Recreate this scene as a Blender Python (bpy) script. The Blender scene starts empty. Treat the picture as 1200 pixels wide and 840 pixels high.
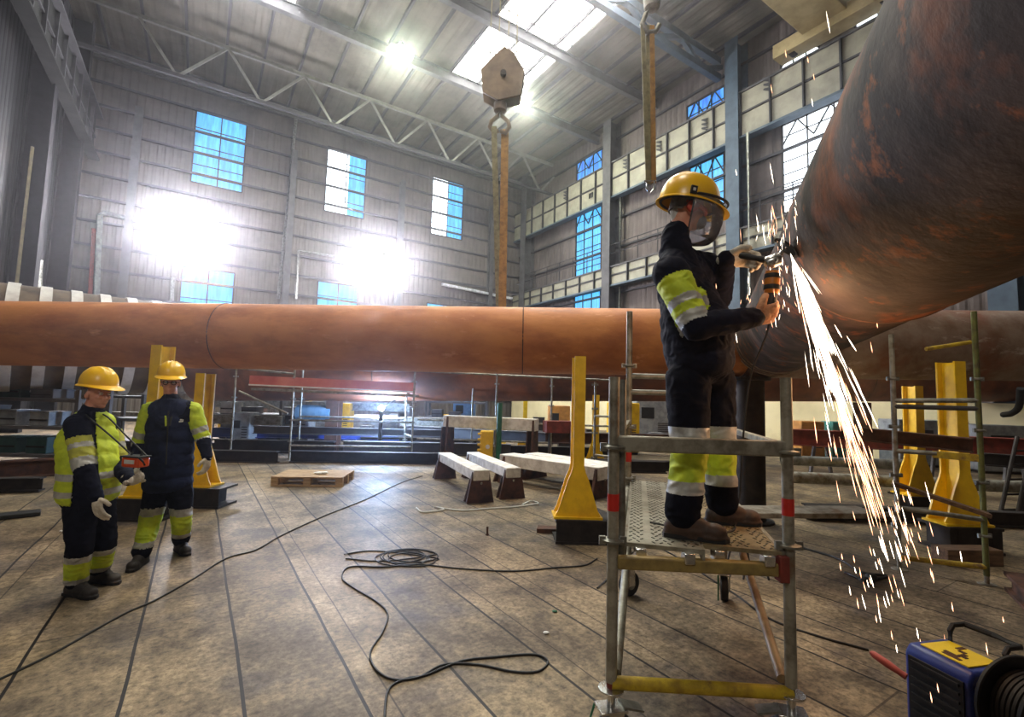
import bpy, bmesh, math, random
from mathutils import Vector, Matrix, noise
V = Vector
rnd = random.Random(11)
scn = bpy.context.scene
COL = scn.collection
# ------------------------------------------------------------------ camera
FPX, PIT, ROL, CZ = 562.0, math.radians(4.55), math.radians(1.6), 1.65
_F = V((0, math.cos(PIT), math.sin(PIT))); _R0 = V((1, 0, 0)); _U0 = V((0, -math.sin(PIT), math.cos(PIT)))
_R = _R0 * math.cos(ROL) + _U0 * math.sin(ROL); _U = -_R0 * math.sin(ROL) + _U0 * math.cos(ROL)
C0 = V((0, 0, CZ))
cam = bpy.data.cameras.new('camera'); camo = bpy.data.objects.new('camera', cam); COL.objects.link(camo)
m3 = Matrix((_R, _U, -_F)).transposed()
camo.matrix_world = Matrix.Translation(C0) @ m3.to_4x4()
cam.sensor_width = 36; cam.lens = 36 * FPX / 1200; cam.clip_end = 300; cam.clip_start = 0.05
scn.camera = camo

def at(px, py, Y):                       # the world point seen at a pixel, Y metres ahead
    d = _F + _R * ((px - 600) / FPX) + _U * ((420 - py) / FPX)
    return C0 + d * (Y / d.y)
YAW = math.radians(33)
RX = V((math.cos(YAW), math.sin(YAW), 0)); RY = V((-math.sin(YAW), math.cos(YAW), 0))
def W(a, b, z): return RX * a + RY * b + V((0, 0, z))      # hall axes -> world

# ------------------------------------------------------------------ materials
def lin(c):
    return tuple((x / 12.92 if x <= .04045 else ((x + .055) / 1.055) ** 2.4) for x in (v / 255 for v in c[:3])) + (1,)
MATS = {}
def mat(name, c1, c2=None, rough=.6, metal=0, scale=4, bump=0, detail=5, lo=.4, hi=.65, stretch=(1, 1, 1), c3=None, s3=1.2, lo3=.55, hi3=.7, bscale=None, spec=.5, sheen=0):
    if name in MATS: return MATS[name]
    m = bpy.data.materials.new(name); m.use_nodes = True; nt = m.node_tree; N = nt.nodes; L = nt.links
    b = N['Principled BSDF']; b.inputs['Roughness'].default_value = rough; b.inputs['Metallic'].default_value = metal
    b.inputs['Specular IOR Level'].default_value = spec
    if sheen: b.inputs['Sheen Weight'].default_value = sheen
    tc = N.new('ShaderNodeTexCoord'); mp = N.new('ShaderNodeMapping'); mp.inputs['Scale'].default_value = stretch
    L.new(tc.outputs['Object'], mp.inputs['Vector'])
    def nz(s, d=detail):
        n = N.new('ShaderNodeTexNoise'); n.inputs['Scale'].default_value = s; n.inputs['Detail'].default_value = d
        n.inputs['Roughness'].default_value = .62
        L.new(mp.outputs['Vector'], n.inputs['Vector']); return n
    def ramp(n, a, bb):
        r = N.new('ShaderNodeMapRange'); r.inputs['From Min'].default_value = a; r.inputs['From Max'].default_value = bb
        L.new(n.outputs['Fac'], r.inputs['Value']); return r
    if c2 is None: c2 = tuple(v * .72 for v in c1)
    n = nz(scale); r = ramp(n, lo, hi)
    mx = N.new('ShaderNodeMix'); mx.data_type = 'RGBA'
    mx.inputs['A'].default_value = lin(c1); mx.inputs['B'].default_value = lin(c2)
    L.new(r.outputs['Result'], mx.inputs['Factor']); out = mx.outputs['Result']
    if c3:
        n3 = nz(s3, 6); r3 = ramp(n3, lo3, hi3); m2 = N.new('ShaderNodeMix'); m2.data_type = 'RGBA'
        L.new(r3.outputs['Result'], m2.inputs['Factor']); L.new(out, m2.inputs['A']); m2.inputs['B'].default_value = lin(c3)
        out = m2.outputs['Result']
    L.new(out, b.inputs['Base Color'])
    rr = N.new('ShaderNodeMapRange'); rr.inputs['To Min'].default_value = max(.05, rough - .12); rr.inputs['To Max'].default_value = min(1, rough + .12)
    L.new(n.outputs['Fac'], rr.inputs['Value']); L.new(rr.outputs['Result'], b.inputs['Roughness'])
    if bump:
        bn = nz(bscale or scale * 3); bp = N.new('ShaderNodeBump'); bp.inputs['Strength'].default_value = bump; bp.inputs['Distance'].default_value = .02
        L.new(bn.outputs['Fac'], bp.inputs['Height']); L.new(bp.outputs['Normal'], b.inputs['Normal'])
    MATS[name] = m; return m
def emis(name, c, s, sample='AUTO'):
    m = bpy.data.materials.new(name); m.use_nodes = True; b = m.node_tree.nodes['Principled BSDF']
    b.inputs['Base Color'].default_value = (0, 0, 0, 1); b.inputs['Emission Color'].default_value = lin(c); b.inputs['Emission Strength'].default_value = s
    m.cycles.emission_sampling = sample
    MATS[name] = m; return m

galv = mat('galvanised_steel', (150, 150, 142), (104, 103, 96), .45, .75, 9, .08)
galvd = mat('worn_scaffold_tube', (160, 156, 142), (110, 104, 90), .5, .35, 10, .1, c3=(120, 84, 52), s3=5, lo3=.6, hi3=.75)
yel = mat('yellow_paint', (238, 194, 18), (216, 170, 14), .45, 0, 5, .05, c3=(150, 98, 24), s3=9, lo3=.66, hi3=.76)
yelo = mat('dull_yellow_paint', (196, 168, 40), (150, 122, 36), .5, 0, 12, .05, c3=(120, 92, 50), s3=16, lo3=.55, hi3=.7)
redt = mat('red_tape', (206, 40, 24), (180, 30, 20), .5)
redp = mat('red_oxide_paint', (132, 52, 40), (98, 42, 34), .7, 0, 8, .1)
rust = mat('rusted_steel', (92, 58, 40), (54, 38, 30), .8, .1, 6, .25)
dsteel = mat('dark_steel', (46, 38, 33), (26, 22, 20), .7, .3, 6, .15)
blk = mat('black_rubber', (24, 24, 25), (14, 14, 15), .65, 0, 12, .05)
concw = mat('pale_painted_concrete', (232, 228, 222), (196, 190, 182), .75, 0, 7, .15)
wood = mat('pale_wood', (190, 160, 116), (146, 116, 78), .75, 0, 5, .1, stretch=(1, 6, 6))
woodd = mat('dark_wood', (110, 82, 58), (70, 52, 38), .8, 0, 5, .15, stretch=(1, 6, 6))
blue = mat('blue_paint', (40, 66, 150), (28, 48, 116), .45)
green = mat('green_paint', (30, 104, 72), (22, 80, 56), .5)
grey = mat('grey_machine_paint', (150, 154, 156), (112, 116, 120), .5, 0, 5)
white = mat('white_paint', (224, 224, 220), (196, 196, 192), .5)
orange = mat('orange_plastic', (224, 84, 22), (200, 66, 16), .4)
chrome = mat('bright_metal', (210, 210, 208), (170, 170, 168), .25, .9, 8)
pipeo = mat('rusty_orange_pipe_steel', (204, 134, 72), (178, 106, 56), .62, .1, 2.2, .1, stretch=(.5, 1, 1), c3=(146, 86, 46), s3=1.1, lo3=.52, hi3=.75, bscale=20)
piper = mat('brown_mill_scale_steel', (142, 122, 106), (112, 84, 64), .6, .15, 3, .14, c3=(124, 66, 36), s3=1.3, lo3=.5, hi3=.7, bscale=18)
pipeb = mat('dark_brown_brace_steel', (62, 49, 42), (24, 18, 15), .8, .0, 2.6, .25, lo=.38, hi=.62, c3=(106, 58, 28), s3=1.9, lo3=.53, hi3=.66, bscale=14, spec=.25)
def patch(m, col, scale, stretch, lo, hi, seed=0):      # worn patches with a shape of their own
    nt = m.node_tree; N = nt.nodes; L = nt.links; b = N['Principled BSDF']; src = b.inputs['Base Color'].links[0].from_socket
    tc = N.new('ShaderNodeTexCoord'); mp = N.new('ShaderNodeMapping'); mp.inputs['Scale'].default_value = stretch; mp.inputs['Location'].default_value = (seed, seed * .7, 0)
    n = N.new('ShaderNodeTexNoise'); n.inputs['Scale'].default_value = scale; n.inputs['Detail'].default_value = 7; n.inputs['Roughness'].default_value = .7
    L.new(tc.outputs['Object'], mp.inputs[0]); L.new(mp.outputs[0], n.inputs[0]); r = N.new('ShaderNodeMapRange'); r.inputs['From Min'].default_value = lo; r.inputs['From Max'].default_value = hi
    L.new(n.outputs['Fac'], r.inputs['Value']); mx = N.new('ShaderNodeMix'); mx.data_type = 'RGBA'; L.new(r.outputs[0], mx.inputs['Factor']); L.new(src, mx.inputs['A']); mx.inputs['B'].default_value = lin(col)
    L.new(mx.outputs['Result'], b.inputs['Base Color'])
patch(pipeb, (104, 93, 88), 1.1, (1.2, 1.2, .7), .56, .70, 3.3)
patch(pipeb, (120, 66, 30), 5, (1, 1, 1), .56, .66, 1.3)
patch(pipeo, (146, 88, 50), 1.6, (.25, 1, 1), .52, .72, 2)
patch(pipeo, (222, 160, 108), 5, (.4, 1, 1), .60, .72, 7)
patch(piper, (180, 166, 152), 4, (.5, 1, 1), .58, .68, 2)
chalk = mat('scraped_pale_scale', (168, 152, 146), (140, 122, 112), .6, .1, 9, .1)
navy = mat('navy_workwear_cloth', (17, 20, 38), (11, 13, 27), .85, 0, 14, .12, spec=.12)
navyt = mat('navy_trouser_cloth', (15, 17, 30), (10, 11, 21), .9, 0, 14, .15, spec=.12)
navyv = mat('navy_quilted_vest_cloth', (30, 38, 68), (22, 28, 52), .8, 0, 10, .15, spec=.15)
hiv = mat('high_visibility_yellow_cloth', (206, 222, 44), (172, 194, 40), .7, 0, 8, .15)
hivd = mat('grubby_yellow_cloth', (196, 196, 74), (160, 160, 70), .8, 0, 9, .15)
refl = mat('grey_reflective_tape', (184, 184, 178), (150, 150, 148), .45, .1, 14)
glovem = mat('pale_work_glove_leather', (214, 206, 190), (170, 158, 140), .8, 0, 18, .2)
gloveo = mat('spark_lit_glove_leather', (206, 150, 110), (172, 112, 76), .8, 0, 18, .2)  # orange light of the sparks painted into the glove colour
skin = mat('skin', (222, 160, 132), (204, 134, 108), .55, 0, 10)
bootm = mat('brown_boot_leather', (74, 52, 40), (46, 34, 28), .6, 0, 12, .1)
soot = mat('dark_boot_leather', (52, 46, 42), (34, 31, 30), .65, 0, 12, .1)
helm = mat('yellow_helmet_plastic', (250, 202, 20), (242, 186, 14), .3, 0, 3, spec=.6)
hairm = mat('grey_hair', (110, 104, 98), (76, 70, 66), .9, 0, 30, .2)

def glassm(name, c, alpha_rough=.08, tint=.92):
    m = bpy.data.materials.new(name); m.use_nodes = True; nt = m.node_tree; N = nt.nodes; L = nt.links
    for n in list(N): N.remove(n)
    o = N.new('ShaderNodeOutputMaterial'); t = N.new('ShaderNodeBsdfTransparent'); g = N.new('ShaderNodeBsdfGlossy'); mx = N.new('ShaderNodeMixShader')
    d = N.new('ShaderNodeBsdfDiffuse'); d.inputs['Color'].default_value = (.8, .85, .9, 1); m1 = N.new('ShaderNodeMixShader'); m1.inputs[0].default_value = 1 - tint
    t.inputs['Color'].default_value = lin(c); g.inputs['Roughness'].default_value = alpha_rough
    fr = N.new('ShaderNodeFresnel'); fr.inputs['IOR'].default_value = 1.45
    L.new(t.outputs[0], m1.inputs[1]); L.new(d.outputs[0], m1.inputs[2])
    L.new(fr.outputs[0], mx.inputs[0]); L.new(m1.outputs[0], mx.inputs[1]); L.new(g.outputs[0], mx.inputs[2]); L.new(mx.outputs[0], o.inputs[0])
    return m
visorm = glassm('scratched_clear_visor', (240, 244, 250), .12, .90)

# ------------------------------------------------------------------ mesh builder
PW = {}                                   # world matrix of every empty / part
def frame(d, up=V((0, 0, 1))):
    d = d.normalized()
    if abs(d.dot(up)) > .98: up = V((1, 0, 0)) if abs(d.x) < .9 else V((0, 1, 0))
    s = d.cross(up).normalized(); u = s.cross(d).normalized()
    return d, s, u
class MB:
    def __init__(s): s.v = []; s.f = []; s.m = []; s.mi = 0
    def add(s, vs, fs):
        o = len(s.v); s.v += [V(x) for x in vs]
        for f in fs: s.f.append([i + o for i in f]); s.m.append(s.mi)
        return s
    def box(s, c, size, rz=0, rot=None):
        R = rot or Matrix.Rotation(rz, 3, 'Z'); c = V(c)
        vs = [c + R @ V((x * size[0] / 2, y * size[1] / 2, z * size[2] / 2)) for x in (-1, 1) for y in (-1, 1) for z in (-1, 1)]
        return s.add(vs, [(0, 1, 3, 2), (4, 6, 7, 5), (0, 4, 5, 1), (2, 3, 7, 6), (0, 2, 6, 4), (1, 5, 7, 3)])
    def beam(s, p, q, w, h, up=V((0, 0, 1))):
        p = V(p); q = V(q); d, sd, u = frame(q - p, up)
        R = Matrix((d, sd, u)).transposed()
        return s.box((p + q) / 2, ((q - p).length, w, h), rot=R)
    def ibeam(s, p, q, w, h, t=.02, up=V((0, 0, 1))):
        p = V(p); q = V(q); d, sd, u = frame(q - p, up)
        for k in (-1, 1): s.beam(p + u * k * (h / 2 - t / 2), q + u * k * (h / 2 - t / 2), w, t, up)
        return s.beam(p, q, t, h - t * 2 + .004, up)
    def ring_pts(s, c, a, b, r, n): return [c + a * (math.cos(2 * math.pi * i / n) * r) + b * (math.sin(2 * math.pi * i / n) * r) for i in range(n)]
    def tube(s, p, q, r, r2=None, n=12, caps=True):
        p = V(p); q = V(q); r2 = r if r2 is None else r2
        d, a, b = frame(q - p)
        vs = s.ring_pts(p, a, b, r, n) + s.ring_pts(q, a, b, r2, n)
        fs = [(i, (i + 1) % n, n + (i + 1) % n, n + i) for i in range(n)]
        if caps: fs += [tuple(range(n))[::-1], tuple(range(n, 2 * n))]
        return s.add(vs, fs)
    def hollow(s, p, q, r, ri, n=48, segs=1):
        p = V(p); q = V(q); d, a, b = frame(q - p); vs = []; fs = []
        for k in range(segs + 1): vs += s.ring_pts(p.lerp(q, k / segs), a, b, r, n)
        for k in range(segs + 1): vs += s.ring_pts(q.lerp(p, k / segs), a, b, ri, n)
        K = 2 * segs + 2
        for k in range(K):
            k2 = (k + 1) % K
            fs += [(k * n + i, k * n + (i + 1) % n, k2 * n + (i + 1) % n, k2 * n + i) for i in range(n)]
        return s.add(vs, fs)
    def path(s, pts, r, n=8, closed=False):
        pts = [V(p) for p in pts]; vs = []; fs = []; N = len(pts); up = V((0, 0, 1)); pa = None
        for i, p in enumerate(pts):
            t = (pts[(i + 1) % N] if (closed or i < N - 1) else p) - (pts[i - 1] if (closed or i > 0) else p)
            t.normalize()
            if pa is None: _, a, b = frame(t)
            else:
                a = (pa - t * pa.dot(t)).normalized(); b = t.cross(a)
            pa = a; vs += s.ring_pts(p, a, b, r, n)
        for k in range(N if closed else N - 1):
            k2 = (k + 1) % N
            fs += [(k * n + i, k * n + (i + 1) % n, k2 * n + (i + 1) % n, k2 * n + i) for i in range(n)]
        if not closed: fs += [tuple(range(n))[::-1], tuple(range((N - 1) * n, N * n))]
        return s.add(vs, fs)
    def torus(s, c, axis, R, r, n=40, k=8):
        d, a, b = frame(V(axis)); c = V(c)
        return s.path([c + a * (math.cos(2 * math.pi * i / n) * R) + b * (math.sin(2 * math.pi * i / n) * R) for i in range(n)], r, k, True)
    def lathe(s, prof, o=(0, 0, 0), axis=(0, 0, 1), n=24):
        d, a, b = frame(V(axis)); o = V(o); vs = []; fs = []
        for (r, z) in prof: vs += s.ring_pts(o + d * z, a, b, max(r, 1e-4), n)
        for k in range(len(prof) - 1):
            fs += [(k * n + i, k * n + (i + 1) % n, (k + 1) * n + (i + 1) % n, (k + 1) * n + i) for i in range(n)]
        fs += [tuple(range(n))[::-1], tuple(range((len(prof) - 1) * n, len(prof) * n))]
        return s.add(vs, fs)
    def prism(s, poly, o, ux, uy, ext):
        o = V(o); ux = V(ux); uy = V(uy); ext = V(ext); n = len(poly)
        vs = [o + ux * x + uy * y for x, y in poly]; vs += [v + ext for v in vs]
        return s.add(vs, [(i, (i + 1) % n, n + (i + 1) % n, n + i) for i in range(n)] + [tuple(range(n))[::-1], tuple(range(n, 2 * n))])
    def ell(s, c, r, rot=None, n=16, k=10):
        c = V(c); R = rot or Matrix.Identity(3); vs = []; fs = []
        for j in range(1, k):
            th = math.pi * j / k
            for i in range(n):
                ph = 2 * math.pi * i / n
                vs.append(c + R @ V((r[0] * math.sin(th) * math.cos(ph), r[1] * math.sin(th) * math.sin(ph), r[2] * math.cos(th))))
        vs += [c + R @ V((0, 0, r[2])), c + R @ V((0, 0, -r[2]))]; T = len(vs) - 2
        for j in range(k - 2): fs += [(j * n + i, (j + 1) * n + i, (j + 1) * n + (i + 1) % n, j * n + (i + 1) % n) for i in range(n)]
        fs += [(T, i, (i + 1) % n) for i in range(n)]; fs += [(T + 1, (k - 2) * n + (i + 1) % n, (k - 2) * n + i) for i in range(n)]
        return s.add(vs, fs)
    def cap(s, a, b, ra, rb, n=14, k=5):
        a = V(a); b = V(b); d, x, y = frame(b - a); vs = []; fs = []; rings = 0
        for j in range(1, k + 1):
            t = math.pi / 2 * j / k; vs += s.ring_pts(a - d * ra * math.cos(t), x, y, ra * math.sin(t), n); rings += 1
        for j in range(k):
            t = math.pi / 2 * j / k; vs += s.ring_pts(b + d * rb * math.sin(t), x, y, rb * math.cos(t), n); rings += 1
        for q in range(rings - 1): fs += [(q * n + i, q * n + (i + 1) % n, (q + 1) * n + (i + 1) % n, (q + 1) * n + i) for i in range(n)]
        fs += [tuple(range(n))[::-1], tuple(range((rings - 1) * n, rings * n))]
        return s.add(vs, fs)
    def mesh(s, name, inv):
        me = bpy.data.meshes.new(name); me.from_pydata([inv @ v for v in s.v], [], s.f); me.update()
        bm = bmesh.new(); bm.from_mesh(me); bmesh.ops.recalc_face_normals(bm, faces=bm.faces); bm.to_mesh(me); bm.free()
        return me
    def build(s, name, mats, parent=None, bevel=0, smooth=True, rot=0):
        mw = PW[parent.name] if parent else Matrix.Rotation(rot, 4, 'Z')
        me = s.mesh(name, mw.inverted())
        return fin(name, me, mats, parent, mw, s.m, bevel, smooth)
def fin(name, me, mats, parent, mw, mi=None, bevel=0, smooth=True):
    for m in (mats if isinstance(mats, (list, tuple)) else [mats]): me.materials.append(m)
    if mi and isinstance(mats, (list, tuple)): me.polygons.foreach_set('material_index', mi)
    if smooth:
        me.polygons.foreach_set('use_smooth', [True] * len(me.polygons)); me.set_sharp_from_angle(angle=math.radians(38))
    o = bpy.data.objects.new(name, me); COL.objects.link(o)
    if parent: o.parent = parent
    else: o.matrix_world = mw
    if bevel:
        b = o.modifiers.new('bevel', 'BEVEL'); b.width = bevel; b.segments = 2; b.limit_method = 'ANGLE'
    PW[o.name] = mw
    return o
def tag(o, label=None, cat=None, group=None, kind=None):
    if label: o['label'] = label
    if cat: o['category'] = cat
    if group: o['group'] = group
    if kind: o['kind'] = kind
    return o
def E(name, loc, label, cat, group=None, rz=0):
    o = bpy.data.objects.new(name, None); COL.objects.link(o); o.location = V(loc); o.rotation_euler.z = rz; o.empty_display_size = .1
    PW[o.name] = Matrix.Translation(V(loc)) @ Matrix.Rotation(rz, 4, 'Z')
    return tag(o, label, cat, group)
def copy_tree(o, parent=None, loc=None, rz=None, label=None):
    c = o.copy(); COL.objects.link(c); c.parent = parent
    if loc is not None: c.location = V(loc)
    if rz is not None: c.rotation_euler.z = rz
    if label: c['label'] = label
    for ch in [x for x in COL.objects if x.parent == o]: copy_tree(ch, c)
    return c
def struct(o): o['kind'] = 'structure'; return o


# ================================================================== HALL
Bk, RW, LW, FR, CEIL = 29.0, 19.3, -5.6, -9.0, 17.6
def hallmat(name, c1, c2, axis, pitch, rough=.7, seam=.5, dirt=(60, 52, 48)):
    m = mat(name, c1, c2, rough, 0, .5, 0, lo=.35, hi=.7, spec=.12, c3=dirt, s3=.35, lo3=.55, hi3=.8)
    nt = m.node_tree; N = nt.nodes; L = nt.links; b = N['Principled BSDF']
    tc = N.new('ShaderNodeTexCoord'); sx = N.new('ShaderNodeSeparateXYZ'); L.new(tc.outputs['Object'], sx.inputs[0])
    mu = N.new('ShaderNodeMath'); mu.operation = 'MULTIPLY'; mu.inputs[1].default_value = 1 / pitch; L.new(sx.outputs[axis], mu.inputs[0])
    fr = N.new('ShaderNodeMath'); fr.operation = 'PINGPONG'; fr.inputs[1].default_value = .5; L.new(mu.outputs[0], fr.inputs[0])
    r = N.new('ShaderNodeMapRange'); r.inputs['From Min'].default_value = .1; r.inputs['From Max'].default_value = .3; L.new(fr.outputs[0], r.inputs['Value'])
    bp = N.new('ShaderNodeBump'); bp.inputs['Strength'].default_value = seam; bp.inputs['Distance'].default_value = .06
    L.new(r.outputs[0], bp.inputs['Height']); L.new(bp.outputs['Normal'], b.inputs['Normal'])
    return m
wallm = hallmat('corrugated_wall_sheet', (116, 108, 102), (88, 81, 78), 'X', .32)
wallr = hallmat('corrugated_side_sheet', (120, 110, 106), (92, 84, 82), 'Y', .32)
ceilm = hallmat('roof_sheet', (118, 112, 101), (90, 85, 77), 'X', .45)

def floor_mat():
    m = mat('worn_steel_plate_floor', (166, 146, 116), (108, 94, 76), .6, .0, 1.6, 0, lo=.38, hi=.62, spec=.22, detail=8, c3=(84, 80, 84), s3=.9, lo3=.54, hi3=.72)
    nt = m.node_tree; N = nt.nodes; L = nt.links; b = N['Principled BSDF']
    tc = N.new('ShaderNodeTexCoord'); sx = N.new('ShaderNodeSeparateXYZ'); L.new(tc.outputs['Object'], sx.inputs[0])
    def M(op, a, bb=None, c=None):
        n = N.new('ShaderNodeMath'); n.operation = op
        for k, v in enumerate((a, bb, c)):
            if v is None: continue
            if isinstance(v, (int, float)): n.inputs[k].default_value = v
            else: L.new(v, n.inputs[k])
        return n.outputs[0]
    # slightly wobbly plank grooves every .54 m, some with a second seam beside them
    wob = N.new('ShaderNodeTexNoise'); wob.inputs['Scale'].default_value = .6; L.new(tc.outputs['Object'], wob.inputs['Vector'])
    x = M('ADD', sx.outputs['X'], M('MULTIPLY', M('SUBTRACT', wob.outputs['Fac'], .5), .05))
    u = M('DIVIDE', M('ADD', x, .23 + 54), .54); fu = M('FRACT', u); iu = M('FLOOR', u)
    d1 = M('MINIMUM', fu, M('SUBTRACT', 1, fu))
    g1 = M('LESS_THAN', d1, .017)
    wn = N.new('ShaderNodeTexWhiteNoise'); wn.noise_dimensions = '1D'; L.new(iu, wn.inputs['W'])
    g2 = M('MULTIPLY', M('LESS_THAN', M('ABSOLUTE', M('SUBTRACT', fu, .26)), .009), M('GREATER_THAN', wn.outputs['Value'], .35))
    # cross seams, at a random place in each strip
    vv = M('FRACT', M('ADD', M('DIVIDE', sx.outputs['Y'], 3.1), M('MULTIPLY', wn.outputs['Value'], 7.3)))
    g3 = M('LESS_THAN', vv, .004)
    g = M('MAXIMUM', g1, M('MAXIMUM', M('MULTIPLY', g2, .75), M('MULTIPLY', g3, .6)))
    base = b.inputs['Base Color'].links[0].from_socket
    # per-strip tone and scuffs
    t = N.new('ShaderNodeMix'); t.data_type = 'RGBA'; t.blend_type = 'MULTIPLY'; t.inputs['Factor'].default_value = 1
    cr = N.new('ShaderNodeMapRange'); cr.inputs['To Min'].default_value = .78; cr.inputs['To Max'].default_value = 1.1; L.new(wn.outputs['Value'], cr.inputs['Value'])
    L.new(base, t.inputs['A']); L.new(cr.outputs['Result'], t.inputs['B'])
    mp = N.new('ShaderNodeMapping'); mp.inputs['Scale'].default_value = (5, 2.2, 1); L.new(tc.outputs['Object'], mp.inputs['Vector'])
    sc = N.new('ShaderNodeTexNoise'); sc.inputs['Scale'].default_value = 1.4; sc.inputs['Detail'].default_value = 8; sc.inputs['Roughness'].default_value = .7; L.new(mp.outputs['Vector'], sc.inputs['Vector'])
    scr = N.new('ShaderNodeMapRange'); scr.inputs['From Min'].default_value = .36; scr.inputs['From Max'].default_value = .62; scr.inputs['To Min'].default_value = .5; scr.inputs['To Max'].default_value = 1.15; L.new(sc.outputs['Fac'], scr.inputs['Value'])
    t2 = N.new('ShaderNodeMix'); t2.data_type = 'RGBA'; t2.blend_type = 'MULTIPLY'; t2.inputs['Factor'].default_value = .8
    L.new(t.outputs['Result'], t2.inputs['A']); L.new(scr.outputs['Result'], t2.inputs['B'])
    fine = N.new('ShaderNodeTexNoise'); fine.inputs['Scale'].default_value = 24; fine.inputs['Detail'].default_value = 6; fine.inputs['Roughness'].default_value = .75; L.new(tc.outputs['Object'], fine.inputs['Vector'])
    fr = N.new('ShaderNodeMapRange'); fr.inputs['From Min'].default_value = .35; fr.inputs['From Max'].default_value = .62; fr.inputs['To Min'].default_value = .28; fr.inputs['To Max'].default_value = 1.3; L.new(fine.outputs['Fac'], fr.inputs['Value'])
    t3 = N.new('ShaderNodeMix'); t3.data_type = 'RGBA'; t3.blend_type = 'MULTIPLY'; t3.inputs['Factor'].default_value = .85
    L.new(t2.outputs['Result'], t3.inputs['A']); L.new(fr.outputs['Result'], t3.inputs['B'])
    k = N.new('ShaderNodeMix'); k.data_type = 'RGBA'; L.new(g, k.inputs['Factor']); L.new(t3.outputs['Result'], k.inputs['A']); k.inputs['B'].default_value = (.012, .01, .009, 1)
    L.new(k.outputs['Result'], b.inputs['Base Color'])
    h = M('ADD', M('SUBTRACT', 1, g), M('MULTIPLY', sc.outputs['Fac'], .35))
    bp = N.new('ShaderNodeBump'); bp.inputs['Strength'].default_value = .45; bp.inputs['Distance'].default_value = .012
    L.new(h, bp.inputs['Height']); L.new(bp.outputs['Normal'], b.inputs['Normal'])
    return m
floorm = floor_mat()
struct(MB().box((0, 0, 0), (.01, .01, .01)).build('floor', floorm) if False else MB().add([W(LW - .3, FR, -.2), W(RW + .3, FR, -.2), W(RW + .3, Bk + .3, -.2), W(LW - .3, Bk + .3, -.2), W(LW - .3, FR, 0), W(RW + .3, FR, 0), W(RW + .3, Bk + .3, 0), W(LW - .3, Bk + .3, 0)],
    [(0, 3, 2, 1), (4, 5, 6, 7), (0, 1, 5, 4), (1, 2, 6, 5), (2, 3, 7, 6), (3, 0, 4, 7)]).build('floor', floorm, rot=YAW))

def hbox(mb, a0, a1, b0, b1, z0, z1):    # box in hall axes
    return mb.box(W((a0 + a1) / 2, (b0 + b1) / 2, (z0 + z1) / 2), (a1 - a0, b1 - b0, z1 - z0), rz=YAW)
def grid_wall(mb, holes, u0, u1, z0, z1, fn):    # wall slab with rectangular holes; fn(u0,u1,z0,z1) adds one block
    us = sorted({u0, u1} | {h[0] for h in holes} | {h[1] for h in holes}); zs = sorted({z0, z1} | {h[2] for h in holes} | {h[3] for h in holes})
    us = [u for u in us if u0 <= u <= u1]
    for i in range(len(us) - 1):
        run = None
        for j in range(len(zs) - 1):
            cu, cz = (us[i] + us[i + 1]) / 2, (zs[j] + zs[j + 1]) / 2
            inside = any(h[0] < cu < h[1] and h[2] < cz < h[3] for h in holes)
            if inside:
                if run is not None: fn(us[i], us[i + 1], run, zs[j]); run = None
            elif run is None: run = zs[j]
        if run is not None: fn(us[i], us[i + 1], run, zs[-1])
bw = [(-1.05, 1.25, 12.15, 16.05), (5.45, 7.75, 12.2, 16.1), (12.15, 14.45, 12.25, 16.15), (-1.1, 1.2, 4.6, 7.75), (5.35, 7.65, 4.7, 8.0), (12.1, 14.5, 4.7, 7.6)]
mb = MB(); grid_wall(mb, bw, LW - .3, RW + .3, 0, CEIL, lambda a, b, c, d: hbox(mb, a, b, Bk, Bk + .2, c, d)); struct(mb.build('wall_back', wallm, rot=YAW))
_k = RW / 19.0
rw = [(20.1, 22.4, 14.75, 16.5), (12.25, 14.25, 14.8, 15.95), (8.3, 9.75, 14.95, 16.15), (5.0, 7.1, 15.0, 16.1), (20.1, 22.35, 8.9, 13.05), (12.3, 14.1, 9.9, 12.8), (5.0, 9.75, 9.2, 12.85), (20.1, 22.4, 5.0, 8.1), (-2, 0.5, 9, 13)]
rw = [(a * _k, b * _k, 1.65 + (c - 1.65) * _k - (.6 if c > 14 else 0), 1.65 + (d - 1.65) * _k) for a, b, c, d in rw]
mb = MB(); grid_wall(mb, rw, FR, Bk + .2, 0, CEIL, lambda a, b, c, d: hbox(mb, RW, RW + .2, a, b, c, d)); struct(mb.build('wall_right', wallr, rot=YAW))
lw = [(18.1, 18.75, 7.0, 8.0), (18.2, 18.9, 4.3, 5.9), (18.3, 18.9, 8.2, 8.7), (20.0, 20.6, 13.3, 13.8)]
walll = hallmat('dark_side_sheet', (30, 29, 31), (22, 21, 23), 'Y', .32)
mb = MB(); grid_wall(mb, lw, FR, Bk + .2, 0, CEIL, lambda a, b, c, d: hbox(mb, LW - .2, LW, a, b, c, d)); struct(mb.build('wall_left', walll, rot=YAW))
mb = MB(); hbox(mb, LW - .2, RW + .2, FR - .2, FR, 0, CEIL); struct(mb.build('wall_front', wallm, rot=YAW))
sk = [(9.5, 13.2, 6.0, 21.0), (-1.6, 2.3, 17.0, 21.2)]
mb = MB(); grid_wall(mb, sk, LW - .3, RW + .3, FR, Bk + .3, lambda a, b, c, d: hbox(mb, a, b, c, d, CEIL, CEIL + .2)); struct(mb.build('ceiling', ceilm, rot=YAW))

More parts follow.
